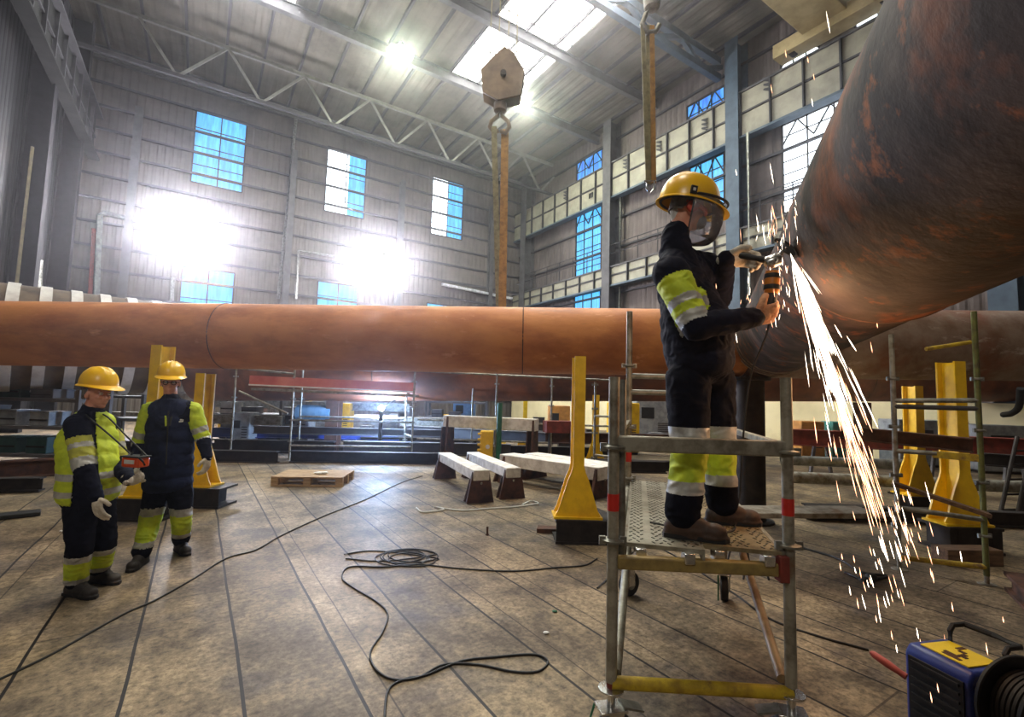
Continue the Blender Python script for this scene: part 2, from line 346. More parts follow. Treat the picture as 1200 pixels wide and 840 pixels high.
def pane_mat(name, c, s, c2=None):
    m = bpy.data.materials.new(name); m.use_nodes = True; N = m.node_tree.nodes; L = m.node_tree.links; b = N['Principled BSDF']
    b.inputs['Base Color'].default_value = (.05, .1, .15, 1); b.inputs['Emission Strength'].default_value = s; b.inputs['Roughness'].default_value = .6
    if c2:
        tc = N.new('ShaderNodeTexCoord'); mp = N.new('ShaderNodeMapping'); mp.inputs['Scale'].default_value = (5, 5, .7); n = N.new('ShaderNodeTexNoise'); n.inputs['Scale'].default_value = 1.2; n.inputs['Detail'].default_value = 4
        L.new(tc.outputs['Object'], mp.inputs[0]); L.new(mp.outputs[0], n.inputs[0]); r = N.new('ShaderNodeMapRange'); r.inputs['From Min'].default_value = .35; r.inputs['From Max'].default_value = .65; L.new(n.outputs['Fac'], r.inputs['Value'])
        mx = N.new('ShaderNodeMix'); mx.data_type = 'RGBA'; mx.inputs['A'].default_value = lin(c); mx.inputs['B'].default_value = lin(c2); L.new(r.outputs[0], mx.inputs['Factor']); L.new(mx.outputs['Result'], b.inputs['Emission Color'])
    else: b.inputs['Emission Color'].default_value = lin(c)
    return m
WS = 1.0
pblue = pane_mat('blue_translucent_sheet', (60, 158, 232), 1.5 * WS, (92, 196, 246))
pdeep = pane_mat('deep_blue_translucent_sheet', (18, 96, 226), 1.2 * WS, (90, 190, 250))
pwhite = pane_mat('bright_daylight_sheet', (236, 246, 255), 4.0 * WS)
psky = pane_mat('rooflight_sheet', (255, 253, 248), 16.0 * WS)
wn = [0]
def window(axis, u0, u1, z0, z1, panes, nv=2, nh=4, brace=False):
    """panes: list of (fraction0, fraction1, material) across the width"""
    wn[0] += 1; mid = (u0 + u1) / 2
    if axis == 'b': pt = lambda u, z, d=0: W(u, Bk + .06 - d, z)
    elif axis == 'r': pt = lambda u, z, d=0: W(RW + .06 - d, u, z)
    else: pt = lambda u, z, d=0: W(LW - .06 + d, u, z)
    n = {'b': -RY, 'r': -RX, 'l': RX}[axis]; ax = {'b': RX, 'r': RY, 'l': RY}[axis]
    root = E('window_%d' % wn[0], pt(mid, z0), None, None); struct(root)
    for f0, f1, m in panes:
        a = u0 + (u1 - u0) * f0; b = u0 + (u1 - u0) * f1
        MB().beam(pt((a + b) / 2, z0), pt((a + b) / 2, z1), abs(b - a), .02, n).build('pane', m, root, smooth=False)
    mb = MB()
    for u in (u0, u1): mb.beam(pt(u, z0, .04), pt(u, z1, .04), .07, .08, n)
    for z in (z0, z1): mb.beam(pt(u0, z, .04), pt(u1, z, .04), .08, .07)
    mb.build('window_frame', dsteel, root, smooth=False)
    mb = MB()
    for i in range(1, nv): u = u0 + (u1 - u0) * i / nv; mb.beam(pt(u, z0, .05), pt(u, z1, .05), .05, .04, n)
    for i in range(1, nh): z = z0 + (z1 - z0) * i / nh; mb.beam(pt(u0, z, .05), pt(u1, z, .05), .04, .035)
    if brace:
        k = max(1, round((u1 - u0) / 1.1))
        for i in range(k):
            a = u0 + (u1 - u0) * i / k; b = u0 + (u1 - u0) * (i + 1) / k; h = min(.9, (z1 - z0) * .8)
            mb.beam(pt(a, z1 - h, .07), pt((a + b) / 2, z1, .07), .05, .05); mb.beam(pt((a + b) / 2, z1, .07), pt(b, z1 - h, .07), .05, .05)
    mb.build('glazing_bars', dsteel, root, smooth=False)
window('b', *bw[0], [(0, 1, pblue)], 2, 4)
window('b', *bw[1], [(0, .56, pwhite), (.56, 1, pblue)], 2, 5)
window('b', *bw[2], [(0, .52, pwhite), (.52, 1, pblue)], 2, 5)
window('b', *bw[3], [(0, 1, pblue)], 2, 4)
window('b', *bw[4], [(0, 1, pblue)], 2, 4)
window('b', *bw[5], [(0, 1, pblue)], 2, 4)
window('r', *rw[0], [(0, 1, pdeep)], 3, 3, True)
window('r', *rw[1], [(0, 1, pdeep)], 3, 3, True)
window('r', *rw[2], [(0, 1, pwhite)], 3, 3, True)
window('r', *rw[3], [(0, 1, pwhite)], 3, 4)
window('r', *rw[4], [(0, 1, pblue)], 3, 7, True)
window('r', *rw[5], [(0, 1, pblue)], 3, 5, True)
window('r', *rw[6], [(0, 1, pwhite)], 5, 7, True)
window('r', *rw[7], [(0, 1, pblue)], 3, 5)
window('r', *rw[8], [(0, 1, pwhite)], 3, 5)
for w in lw: window('l', *w, [(0, 1, pwhite)], 1, 2)
for a0, a1, b0, b1 in sk:                                   # roof lights
    wn[0] += 1; root = E('window_%d' % wn[0], W((a0 + a1) / 2, (b0 + b1) / 2, CEIL), None, None); struct(root)
    mb = MB(); hbox(mb, a0, a1, b0, b1, CEIL + .1, CEIL + .12); mb.build('pane', psky, root, smooth=False)
    mb = MB()
    for i in range(5): a = a0 + (a1 - a0) * i / 4; hbox(mb, a - .02, a + .02, b0, b1, CEIL + .03, CEIL + .09)
    b = b0
    while b < b1 + .01: hbox(mb, a0, a1, b - .03, b + .03, CEIL, CEIL + .09); b += 2.5
    mb.build('glazing_bars', grey, root, smooth=False)

# girts, purlins, rafters: the bars the sheets are fixed to
tn = [0]
steelg = mat('grey_structural_steel', (92, 90, 92), (72, 70, 72), .7, .1, 2)
steeld = mat('dark_grey_steel', (58, 56, 60), (46, 44, 48), .7, .1, 2)  # darker grey for girts, purlins and small steelwork
def trim(mb, m): tn[0] += 1; struct(mb.build('trim_%d' % tn[0], m, rot=YAW, smooth=False))
z = 1.4
while z < 17.4:
    mb = MB(); hbox(mb, LW, RW, Bk - .12, Bk, z - .05, z + .05); trim(mb, steeld); z += 1.12
for z in [2.5, 4.2, 5.9, 7.6, 10.2, 11.9, 13.6, 15.2, 16.6]:
    mb = MB(); hbox(mb, RW - .12, RW, FR, Bk, z - .05, z + .05); trim(mb, steeld)
a = -4.6
while a < RW:
    mb = MB(); hbox(mb, a - .05, a + .05, FR, Bk, CEIL - .16, CEIL); trim(mb, steeld); a += 1.55
for b in (4.0, 8.2, 16.4, 20.7, 28.6):
    mb = MB(); mb.ibeam(W(LW, b, CEIL - .36), W(RW, b, CEIL - .36), .25, .5, .03); trim(mb, steelg)
# wall columns
for a in (-3.3, 3.65, 10.0, 16.6):
    mb = MB(); mb.ibeam(W(a, Bk - .3, 0), W(a, Bk - .3, 15.1), .3, .36, .03, up=RY); trim(mb, steelg)
bcol = mat('blue_grey_column_paint', (70, 88, 104), (54, 70, 86), .6, 0, 2)
for b in (27.5, 19.2, 11.6, 3.6):
    mb = MB(); mb.ibeam(W(RW - .42, b, 0), W(RW - .42, b, CEIL - .1), .6, .8, .05, up=RX); trim(mb, bcol if b < 15 else steelg)
for b in (27.0, 22.5, 14, 6):
    mb = MB(); mb.ibeam(W(LW + .35, b, 0), W(LW + .35, b, CEIL - .1), .5, .7, .05, up=RX); trim(mb, mat('near_black_steel', (38, 37, 40), (28, 27, 30), .85, spec=.1))  # left columns coloured near black

# ---- trusses
cream = mat('cream_girder_paint', (158, 153, 134), (130, 126, 110), .6, 0, 1.2, 0, c3=(120, 108, 92), s3=.8, lo3=.58, hi3=.75)
trussm = mat('pale_truss_steel', (134, 132, 126), (110, 108, 102), .6, .1, 2)
def truss(b, zt, zb, a0, a1, step, label, r=.07, m=trussm):
    root = E('roof_truss', W((a0 + a1) / 2, b, zb), label, 'truss')
    MB().beam(W(LW + .1, b, zt), W(RW - .2, b, zt), r * 2, r * 2.4).build('top_chord', m, root, smooth=False)
    MB().beam(W(LW + .1, b, zb), W(RW - .2, b, zb), r * 2, r * 2.2).build('bottom_chord', steeld if m is trussm else m, root, smooth=False)
    a = a0; up = True
    while a < a1:
        p, q = W(a, b, zt), W(a + step / 2 - .2, b, zb); p2 = W(a + step - .3, b, zt)
        MB().beam(p, q, r * 1.3, r * 1.5).build('diagonal_strut', m, root, smooth=False)
        MB().beam(q + RX * .1, p2 + RX * .3, r * 1.3, r * 1.5).build('diagonal_strut', m, root, smooth=False)
        a += step
    return root
truss(25.0, 17.35, 15.3, -3.2, 19.0, 3.3, 'pale lattice truss under the roof, nearest the back wall')
truss(12.6, 17.3, 16.5, -3.4, 19.0, 3.3, 'blue-grey heavy roof truss running to the column above the helmeted grinder', .13, bcol)

# ---- runway girders
dgm = mat('near_black_girder', (40, 40, 38), (28, 28, 28), .85, 0, 1.5, spec=.1)  # near-black colour for the left girder
def girder(a, b0, b1, z0, z1, label, side=-1, dark=False):
    cream, bcol, steelg = (dgm, dgm, steeld) if dark else (globals()['cream'], globals()['bcol'], globals()['steelg'])
    root = E('crane_runway_girder', W(a, (b0 + b1) / 2, z0), label, 'girder')
    mb = MB(); hbox(mb, a - .04, a + .04, b0, b1, z0 + .1, z1 - .08); mb.build('web_plate', cream, root, smooth=False)
    mb = MB(); hbox(mb, a - .12, a + .3, b0, b1, z1 - .08, z1); mb.build('top_flange', steelg, root, smooth=False)
    mb = MB(); hbox(mb, a - .12, a + .3, b0, b1, z0, z0 + .1); mb.build('bottom_flange', bcol, root, smooth=False)
    x = a + side * .06
    mb = MB(); zm = (z0 + z1) / 2 + .05; hbox(mb, x - .04, x + .04, b0, b1, zm - .04, zm + .04); mb.build('stiffener_rail', steeld, root, smooth=False)
    b = b0 + .6
    while b < b1:
        if b > 2:
            mb = MB(); hbox(mb, x - .1, x + .1, b - .03, b + .03, z0 + .1, z1 - .08); mb.build('stiffener_plate', steeld, root, smooth=False)
        b += 1.28
    return root
def mark(root, a, b, z, kind):           # small painted or bolted marks on the web
    mb = MB()
    if kind == 0:
        for k in range(3): mb.beam(W(a, b - .15, z + .22 - k * .2), W(a, b + .15, z + .3 - k * .2), .03, .06); mb.beam(W(a, b + .15, z + .3 - k * .2), W(a, b - .12, z + .12 - k * .2), .03, .05)
    else:
        for k in (-1, 0, 1): mb.beam(W(a, b + k * .13, z - .14), W(a, b + k * .13, z + .14), .03, .07, RX)
        for k in (-1, 1): mb.beam(W(a, b - .17, z + k * .13), W(a, b + .17, z + k * .13), .03, .05)
    mb.build('painted_mark', steeld, root, smooth=False)
g1 = girder(18.72, 3.0, 28.9, 12.88, 14.98, 'cream crane runway girder along the right wall, upper one between the two rows of windows')
for b, zz, kk in ((10.1, 14.6, 0), (11.4, 14.5, 1), (11.5, 13.5, 1), (13.0, 14.3, 0), (15.6, 14.4, 0), (17.9, 14.4, 0), (23.0, 14.4, 0), (20.6, 13.6, 1)): mark(g1, 18.60, b, zz, kk)
girder(18.72, 3.0, 28.9, 7.85, 9.0, 'shallow cream walkway girder along the right wall, below the tall blue windows')
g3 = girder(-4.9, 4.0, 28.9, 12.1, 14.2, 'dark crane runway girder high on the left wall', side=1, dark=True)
# handrail on the low girder
root = E('walkway_handrail', W(18.65, 16, 9.0), 'thin dark handrail standing on the lower walkway girder', 'handrail')
for zz in (9.7, 10.2): MB().tube(W(18.65, 4, zz), W(18.65, 28.5, zz), .025, n=6).build('rail', steeld, root)
b = 4.0
while b < 28.6: MB().tube(W(18.65, b, 9.0), W(18.65, b, 10.2), .025, n=6).build('baluster', steeld, root); b += 1.3
# crane bridge crossing high above at the right
crm = mat('beige_crane_paint', (176, 158, 112), (150, 132, 90), .6, 0, 1.5)
root = E('overhead_crane', W(6, 7.6, 15.4), 'beige box-girder overhead crane crossing under the roof at the top right', 'crane')
mb = MB(); hbox(mb, LW + .9, 18.6, 7.0, 8.5, 15.5, 16.7); mb.build('bridge_girder', crm, root, bevel=.03)
mb = MB(); hbox(mb, 18.1, 18.8, 5.4, 9.6, 15.2, 15.75); mb.build('end_carriage', crm, root, bevel=.03)
mb = MB(); hbox(mb, LW + .4, LW + 1.1, 5.4, 9.6, 14.3, 15.75); mb.build('end_carriage', crm, root, bevel=.03)
for b in (6.0, 9.0): MB().tube(W(18.3, b, 15.3), W(18.6, b, 15.3), .16, n=16).build('wheel', dsteel, root)

# ---- pipework, posts and hose on the walls
def simple(name, label, cat, mb, m, group=None, kind=None, smooth=True, bevel=0):
    cs = V((0, 0, 0))
    for v in mb.v: cs += v
    cs /= len(mb.v); zmin = min(v.z for v in mb.v)
    mw = Matrix.Translation(V((cs.x, cs.y, zmin)))
    me = mb.mesh(name, mw.inverted()); o = fin(name, me, m, None, mw, mb.m, bevel, smooth)
    return tag(o, label, cat, group, kind)
def pxb(x, y, b=Bk - .2):                # point of the back wall plane seen at a pixel, in world space
    d = _F + _R * ((x - 600) / FPX) + _U * ((420 - y) / FPX)
    return C0 + d * ((b - C0.dot(RY)) / d.dot(RY))
simple('drain_pipe', 'grey bent drain pipe on the back wall, left of the window group', 'pipe', MB().path([pxb(113, 352), pxb(117, 252), pxb(122, 250), pxb(160, 258)], .12), grey)
simple('drain_pipe', 'dull red pipe on the back wall beside the grey drain pipe', 'pipe', MB().path([pxb(105, 352), pxb(110, 268)], .09), redp)
simple('drain_pipe', 'long pale vertical pipe on the back wall between first and second window', 'pipe', MB().path([pxb(326, 350), pxb(347, 138)], .09), galv)
simple('drain_pipe', 'thin pale pipe rising beside the left floodlight, behind the orange pipe', 'pipe', MB().path([pxb(201, 352), pxb(203, 325)], .1), galv)
simple('drain_pipe', 'thin white pipe with an elbow running across below the middle window', 'pipe', MB().path([pxb(347, 350), pxb(350, 294), pxb(392, 300)], .08), galv)
simple('drain_pipe', 'short white pipe by the far left corner behind the banded pipe', 'pipe', MB().path([at(46, 345, 17), at(48, 305, 17)], .07), galv)
simple('drain_pipe', 'thin ochre pipe at the far left in front of the slit windows', 'pipe', MB().path([at(18, 345, 14), at(38, 172, 14)], .045), mat('dim_ochre', (104, 92, 58), (76, 66, 44), .7))
simple('drain_pipe', 'pale segmented downpipe on the right wall beside the tall blue window', 'pipe', MB().path([W(RW - .3, 18.6, 5.0), W(RW - .3, 18.6, 12.9)], .1), galv)
simple('drain_pipe', 'thin downpipe on the right wall left of the blue-grey column', 'pipe', MB().path([W(RW - .8, 10.9, 6.0), W(RW - .8, 10.9, 12.9)], .07), galv)
simple('cable_tray', 'bright cable tray low on the back wall at its right corner', 'cable tray', MB().beam(pxb(518, 333), pxb(600, 350), .2, .16), mat('pale_tray', (220, 222, 230)))

# ================================================================== PIPES
root = E('steel_pipe', V((0, 7.1, 0)) + V((0, 0, 1.9)), 'long rusty orange steel pipe crossing the whole hall behind the grinding worker', 'pipe')
pa, pb = V((-11.0, 7.35, 2.36)), V((3.3, 6.98, 2.52)); pc = V((12.5, 6.7, 2.66))
MB().hollow(pa, pb, .49, .46, 72, 40).build('pipe_section', pipeo, root)
MB().hollow(pb, pc, .505, .475, 72, 30).build('pipe_section', piper, root)
for t in (.18, .47, .78):
    c = pa.lerp(pb, t); MB().torus(c, pb - pa, .491, .008, 64, 6).build('weld_seam', rust, root)
for x in (pb, pb.lerp(pc, .45)): MB().torus(x, pc - pb, .506, .014, 64, 6).build('weld_seam', rust, root)
# brace pipe overhead
bd = V((.3599, .9327, -.0214)).normalized()
def bax(Y): return V((2.0753, 2.66, 2.612)) + bd * ((Y - 2.66) / bd.y)
root = E('brace_pipe', bax(2.66) - V((0, 0, .5)), 'huge dark brown brace pipe looming overhead at the right, its rim being ground', 'pipe')
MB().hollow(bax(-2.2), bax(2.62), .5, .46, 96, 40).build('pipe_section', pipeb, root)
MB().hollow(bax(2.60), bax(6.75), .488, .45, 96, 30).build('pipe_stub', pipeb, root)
mb = MB(); mb.torus(bax(2.625), bd, .492, .012, 96, 8); mb.build('weld_bead', rust, root)
for Y in (6.05, 6.25, 6.45): MB().torus(bax(Y), bd, .492, .011, 80, 6).build('weld_bead', mat('ground_weld_metal', (150, 134, 118), (112, 92, 76), .5, .5, 12), root)
# second pipe behind
root = E('steel_pipe', V((1, 13.2, 1.6)), 'dark brown steel pipe behind and below the long orange pipe', 'pipe')
qa, qb = V((-8.6, 13.25, 2.08)), V((14.0, 13.15, 2.68))
pipes2 = mat('dark_brown_pipe_steel', (140, 82, 50), (96, 56, 38), .6, .15, 1.6, .1, c3=(74, 46, 36), s3=.7, lo3=.45, hi3=.7)  # darker brown than the front pipe
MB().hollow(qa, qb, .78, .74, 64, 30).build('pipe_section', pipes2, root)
for t in (.22, .5, .8): MB().torus(qa.lerp(qb, t), qb - qa, .78, .014, 64, 6).build('weld_seam', rust, root)
# banded pipe
root = E('banded_pipe', V((-8.6, 10.2, 1.5)), 'fat dark pipe wrapped in white bands, rising behind the orange pipe at the far left', 'pipe')
ba, bb = V((-10.4, 8.4, 2.52)), V((-7.9, 10.9, 2.52)); MB().hollow(ba, bb, 1.02, .98, 72, 20).build('pipe_section', mat('dull_umber_pipe', (112, 96, 78), (78, 66, 56), .7, .1, 2), root)
bandm = mat('white_band', (226, 224, 220), (196, 192, 190), .5, 0, 4)
for i in range(8):
    c = ba.lerp(bb, .03 + i * .124); MB().hollow(c, c + (bb - ba).normalized() * .17, 1.05, 1.0, 64).build('band', bandm, root)

# ---- yellow stands
def stand(x, y, z0, z1, label, rz=0, group='yellow pipe stands'):
    root = E('pipe_stand', (x, y, z0), label, 'stand', group, rz)
    M = PW[root.name]; H = z1 - z0
    def lp(a, b, c): return M @ V((a, b, c))
    w = .065; B = .255
    prof = [(-B, 0), (-B, .04), (-.225, .1), (-.17, .28), (-.12, .44), (-.085, .52), (-w, .6), (-w, H), (w, H), (w, .6), (.085, .52), (.12, .44), (.17, .28), (.225, .1), (B, .04), (B, 0)]
    ux = (M.to_3x3() @ V((1, 0, 0))); ey = (M.to_3x3() @ V((0, 1, 0)))
    MB().prism(prof, lp(0, -.13, 0), ux, V((0, 0, 1)), ey * .025).build('front_plate', yel, root, smooth=False)
    MB().prism(prof, lp(0, .11, 0), ux, V((0, 0, 1)), ey * .025).build('rear_plate', yel, root, smooth=False)
    mb = MB(); mb.beam(lp(0, 0, 0), lp(0, 0, H - .01), .215, .02, ux); mb.build('web_plate', yel, root, smooth=False)
    mb = MB(); mb.box(lp(0, 0, .012), (.56, .34, .024), rot=M.to_3x3()); mb.build('foot_plate', yel, root, smooth=False)
    return root
def block(x, y, w, d, h, label, rz=0, m=dsteel, z=0):
    """an open steel box section used as packing under a stand"""
    root = E('packing_block', (x, y, z), label, 'steel block', 'steel packing blocks under the stands', rz)
    M = PW[root.name]; R3 = M.to_3x3()
    mb = MB()
    for zz in (.015, h - .015): mb.box(M @ V((0, 0, zz)), (w, d, .03), rot=R3)
    mb.build('flange', m, root, smooth=False)
    mb = MB()
    for xx in (-w * .32, 0, w * .32): mb.box(M @ V((xx, 0, h / 2)), (.025, d * .94, h - .05), rot=R3)
    mb.build('web_plate', m, root, smooth=False)
    mb = MB(); mb.box(M @ V((0, -d * .44, h / 2)), (w * .97, .02, h - .05), rot=R3); mb.build('face_plate', m, root, smooth=False)
    return root
block(.84, 5.78, .58, .42, .27, 'dark steel packing block under the tall yellow stand left of the scaffold')
stand(.81, 5.78, .27, 2.15, 'tall yellow pipe stand directly left of the scaffold tower')
block(1.17, 6.15, .22, .6, .22, 'small brown steel block behind the tall yellow stand', .3)
simple('steel_offcut', 'rusty steel offcut lying at the left foot of the nearest yellow stand', 'offcut', MB().prism([(0, 0), (.34, 0), (.36, .14), (.06, .17)], (.36, 6.0, .002), V((1, 0, 0)), V((-.2, 1, 0)), V((0, 0, .05))), rust)
block(5.36, 5.82, .62, .45, .3, 'dark steel packing block under the yellow stand right of the sparks')
stand(5.34, 5.82, .3, 2.22, 'yellow pipe stand inside the right-hand scaffold frame')
simple('timber_baulk', 'short brown timber baulk in front of the right-hand yellow stand', 'timber', MB().box((4.95, 5.3, .085), (.62, .2, .17), .05), woodd, bevel=.008)
block(6.5, 7.75, .6, .45, .28, 'dark steel block under the far yellow stand behind the right scaffold')
stand(6.48, 7.75, .28, 2.0, 'far yellow pipe stand under the right part of the pipe, behind the nearer one')
block(-4.55, 6.2, .6, .42, .27, 'dark steel block behind the legs of the two standing workers')
stand(-4.52, 6.2, .27, 2.18, 'yellow pipe stand rising between the two standing workers')
block(-4.42, 6.95, .9, .45, .27, 'wide dark steel block right of the bodywarmer worker')
stand(-4.42, 6.95, .27, 1.86, 'shadowed yellow pipe stand right behind the worker in the blue vest')
for i, (px, y, zt, lab) in enumerate(((615, 15.5, 1.75, 'small distant yellow stand between the white beams'), (698, 12.2, 1.75, 'distant yellow stand just right of the tall nearest stand'), (806, 12.2, 1.7, 'distant yellow stand mostly hidden by the grinding worker'), (360, 18.2, 1.4, 'small distant yellow stand seen left of the dark post'))):
    x = at(px, 500, y).x; stand(x, y, 0, zt, lab, 0, 'distant yellow stands')
# posts that carry the pipes
simple('support_column', 'thick black round column under the pipe joint behind the worker', 'column', MB().lathe([(.3, 0), (.3, .03), (.2, .031), (.2, 1.97), (.28, 1.98), (.28, 2.02)], (3.42, 6.9, 0), n=32), dsteel)
mb = MB(); mb.ibeam(V((-4.82, 13.2, 0)), V((-4.82, 13.2, 1.4)), .34, .34, .03, V((0, 1, 0))); simple('support_column', 'dark brown steel post under the rear pipe, by the blue welding flash', 'column', mb, rust, smooth=False)
mb = MB(); mb.ibeam(V((9.6, 13.15, 0)), V((9.6, 13.15, 1.76)), .3, .3, .03, V((0, 1, 0))); simple('support_column', 'rusty steel post under the rear pipe at the far right', 'column', mb, rust, smooth=False)

# ================================================================== SCAFFOLDS
def tube_part(root, p, q, name, m=galvd, r=.0242): return MB().tube(p, q, r, n=14).build(name, m, root)
def rosette(root, p, z, r=.055):
    mb = MB(); mb.lathe([(.027, -.012), (r, -.005), (r, .005), (.027, .012)], V((p.x, p.y, z)), n=16); mb.box((p.x + .05, p.y, z), (.03, .018, .04)); mb.box((p.x - .05, p.y, z), (.03, .018, .04))
    mb.build('rosette', galv, root)
FL, FRt, RL, RR = V((.505, 2.35, 0)), V((1.345, 2.35, 0)), V((1.03, 4.2, 0)), V((1.83, 4.15, 0))
root = E('scaffold_tower', (1.2, 3.2, 0), 'wheeled scaffold tower the grinding worker stands on', 'scaffold')
st = root
for p, zt, lo in ((FL, 1.76, .34), (FRt, 1.78, .34), (RL, 2.43, .3), (RR, 1.95, .3)):
    s = tube_part(st, p + V((0, 0, lo)), p + V((0, 0, zt)), 'standard', galvd, .0265)
    MB().tube(p + V((0, 0, 1.12)), p + V((0, 0, 1.2)), .0275, n=14).build('red_tape_band', redt, s)
    for z in (.98, 1.42) if p is not RL else (.98, 1.42, 1.95): rosette(st, p, z)
# spigot and doubled tube on the left front standard
tube_part(st, FL + V((.048, .03, .9)), FL + V((.048, .03, 1.75)), 'spigot_tube', galv, .018)
MB().tube(FL + V((0, 0, .30)), FL + V((0, 0, .52)), .022, n=12).build('jack_sleeve', redp, st)
FLz = lambda p, z: V((p.x, p.y, z))
mb = MB(); mb.beam(FLz(FL, 1.44), FLz(FRt, 1.435), .04, .075); mb.build('guard_rail', galvd, st, bevel=.008)
mb = MB(); mb.beam(FLz(FRt, 1.44), FLz(RR, 1.44), .035, .04); mb.build('guard_rail', galvd, st, bevel=.006)
mb = MB(); mb.beam(FLz(FL, 1.46), FLz(RL, 1.46), .035, .03); mb.build('guard_rail', galvd, st, bevel=.006)
tube_part(st, FLz(RL, 1.72), FLz(RR, 1.72), 'rear_ledger', galv)
tube_part(st, FLz(RL, 1.86), FLz(RR, 1.86), 'rear_ledger', galv)
for a, b in ((FL, RL), (FRt, RR), (RL, RR)): tube_part(st, FLz(a, .90), FLz(b, .90), 'ledger', galvd)
mb = MB(); mb.beam(FLz(FL, .885) + V((.02, -.01, 0)), FLz(FRt, .87) + V((-.02, -.01, 0)), .045, .06); mb.build('front_ledger', mat('khaki_paint', (160, 138, 78), (118, 100, 60), .55, 0, 9), st, bevel=.008)
MB().box((FRt.x - .045, FRt.y - .02, .88), (.045, .06, .12)).build('end_bracket', redp, st, bevel=.005)
tube_part(st, FLz(FL, .335), FLz(FRt, .31), 'bottom_ledger', yelo, .03)
tube_part(st, FLz(FRt, .36) + V((-.03, .02, 0)), V((1.78, 4.0, .86)), 'diagonal_brace', mat('beige_tube', (176, 156, 122), (142, 118, 88), .5, .2, 8), .024)
tube_part(st, FLz(FL, .36) + V((.03, .03, 0)), V((1.02, 4.0, .86)), 'diagonal_brace', galvd)
# deck: two perforated planks
dl = (RL - FL).normalized(); 
deckm = mat('perforated_aluminium_deck', (176, 174, 160), (132, 128, 112), .4, .6, 7, .05, c3=(120, 96, 66), s3=3, lo3=.6, hi3=.8)
def deck_plank(a, b, m, n_across=9):
    d = (b - a).normalized(); s = V((d.y, -d.x, 0)); w = .36
    pl = MB(); pl.beam(a, b, w, .02); stud = mat('dark_stud', (84, 82, 72), (60, 58, 52), .5, .5, 8); mb = pl; mb.mi = 1; L = (b - a).length
    for i in range(int(L / .04)):
        for j in range(n_across):
            if j in (2, 6): continue
            c = a + d * (.04 + i * .04) + s * ((j - (n_across - 1) / 2) * .037 + (.009 if i % 2 else -.009)) + V((0, 0, .0105))
            mb.beam(c - d * .010 + s * (.006 if (i + j) % 2 else -.006), c + d * .010 - s * (.006 if (i + j) % 2 else -.006), .007, .004)
    mbk = mb.build('deck_plank', [m, stud], st, smooth=False)
    for k in (-1, 1): MB().beam(a + s * k * w / 2 - V((0, 0, .02)), b + s * k * w / 2 - V((0, 0, .02)), .012, .065).build('plank_edge', galvd, mbk, smooth=False)
    for k in (-.11, .11):
        q = a + s * k - d * .01; MB().box((q.x, q.y, q.z - .03), (.05, .06, .05)).build('hook_claw', chrome, mbk, bevel=.006)
    return mbk
deck_plank(V((.755, 2.37, .945)), V((1.24, 4.2, .945)), deckm)
deck_plank(V((1.13, 2.37, .945)), V((1.6, 4.2, .945)), mat('scuffed_tan_deck', (150, 136, 104), (104, 88, 62), .5, .3, 8, .08))
def caster(root, p, rz=0):
    M = Matrix.Translation(V((p.x, p.y, 0))) @ Matrix.Rotation(rz, 4, 'Z'); T = lambda a, b, c: M @ V((a, b, c)); ux = M.to_3x3() @ V((1, 0, 0))
    c = MB().lathe([(.014, .22), (.02, .22), (.02, .30), (.06, .302), (.06, .312), (.02, .314), (.02, .36)], T(0, 0, 0), n=16); c.box(T(0, 0, .225), (.13, .1, .012), rot=M.to_3x3())
    for k in (-1, 1): c.box(T(.012, k * .042, .16), (.07, .006, .14), rot=M.to_3x3())
    o = c.build('caster_fork', chrome, root, bevel=.002)
    MB().tube(T(0.02, -.028, .1), T(0.02, .028, .1), .1, n=28).build('wheel', blk, o, bevel=.006)
    MB().tube(T(0.02, -.034, .1), T(0.02, .034, .1), .045, n=20).build('hub', galv, o)
    MB().beam(T(.05, 0, .235), T(.15, .0, .21), .07, .01).build('brake_pedal', galv, o)
    MB().path([T(-.06, .05, .22), T(-.1, .05, .1), T(-.06, .05, .02)], .006).build('brake_spring', green, o)
for p, r in ((FL, 0.2), (FRt, 2.9), (RL, .6), (RR, 1.2)): caster(st, p, r)

def frame_tower(name, label, posts, ledgers, extra=(), r=.0242):
    c = sum(((V(p) for p, a, b in posts)), V()) / len(posts); root = E(name, (c.x, c.y, 0), label, 'scaffold')
    for p, zt, m in posts:
        q = V((p[0], p[1], 0)); tube_part(root, q + V((0, 0, .08)), q + V((0, 0, zt)), 'standard', m, r)
        MB().lathe([(.018, 0), (.07, 0), (.07, .008), (.02, .01), (.016, .2)], q, n=14).build('base_jack', galvd, root)
        for z in (.45, .95, 1.45, 1.95):
            if z < zt: rosette(root, q, z, .05)
    for p, q, m in ledgers: tube_part(root, V(p), V(q), 'ledger', m, r)
    return root
A1, A2, A3, A4 = V((4.02, 5.05, 0)), V((4.57, 4.7, 0)), V((4.75, 6.1, 0)), V((5.35, 5.2, 0))
olive = mat('olive_scaffold_tube', (110, 116, 58), (84, 80, 50), .5, .3, 9, .1, c3=(70, 64, 56), s3=4)
t2 = frame_tower('scaffold_bay', 'scaffold frame of tall tubes in front of the right-hand yellow stand',
    [((A1.x, A1.y, 0), 2.42, galvd), ((A2.x, A2.y, 0), 2.62, olive)],
    [(FLz(A1, 1.72), FLz(A2, 1.74), galv), (FLz(A1, 1.66), FLz(A2, 1.66), steeld), (FLz(A1, .62), FLz(A2, .60), galv), (FLz(A1, 1.2), FLz(A1.lerp(A2, .5), 1.2), galv)])
mb = MB(); mb.beam(FLz(A1.lerp(A2, .45), 1.19), FLz(A2, 1.18), .03, .07); mb.build('yellow_ledger', yelo, t2, bevel=.004)
tube_part(t2, FLz(A1, .12), FLz(A2, .16), 'bottom_ledger', yelo, .026)
tube_part(t2, at(1085, 409, 4.72), at(1137, 401, 4.68), 'swivel_tube', yelo, .02)
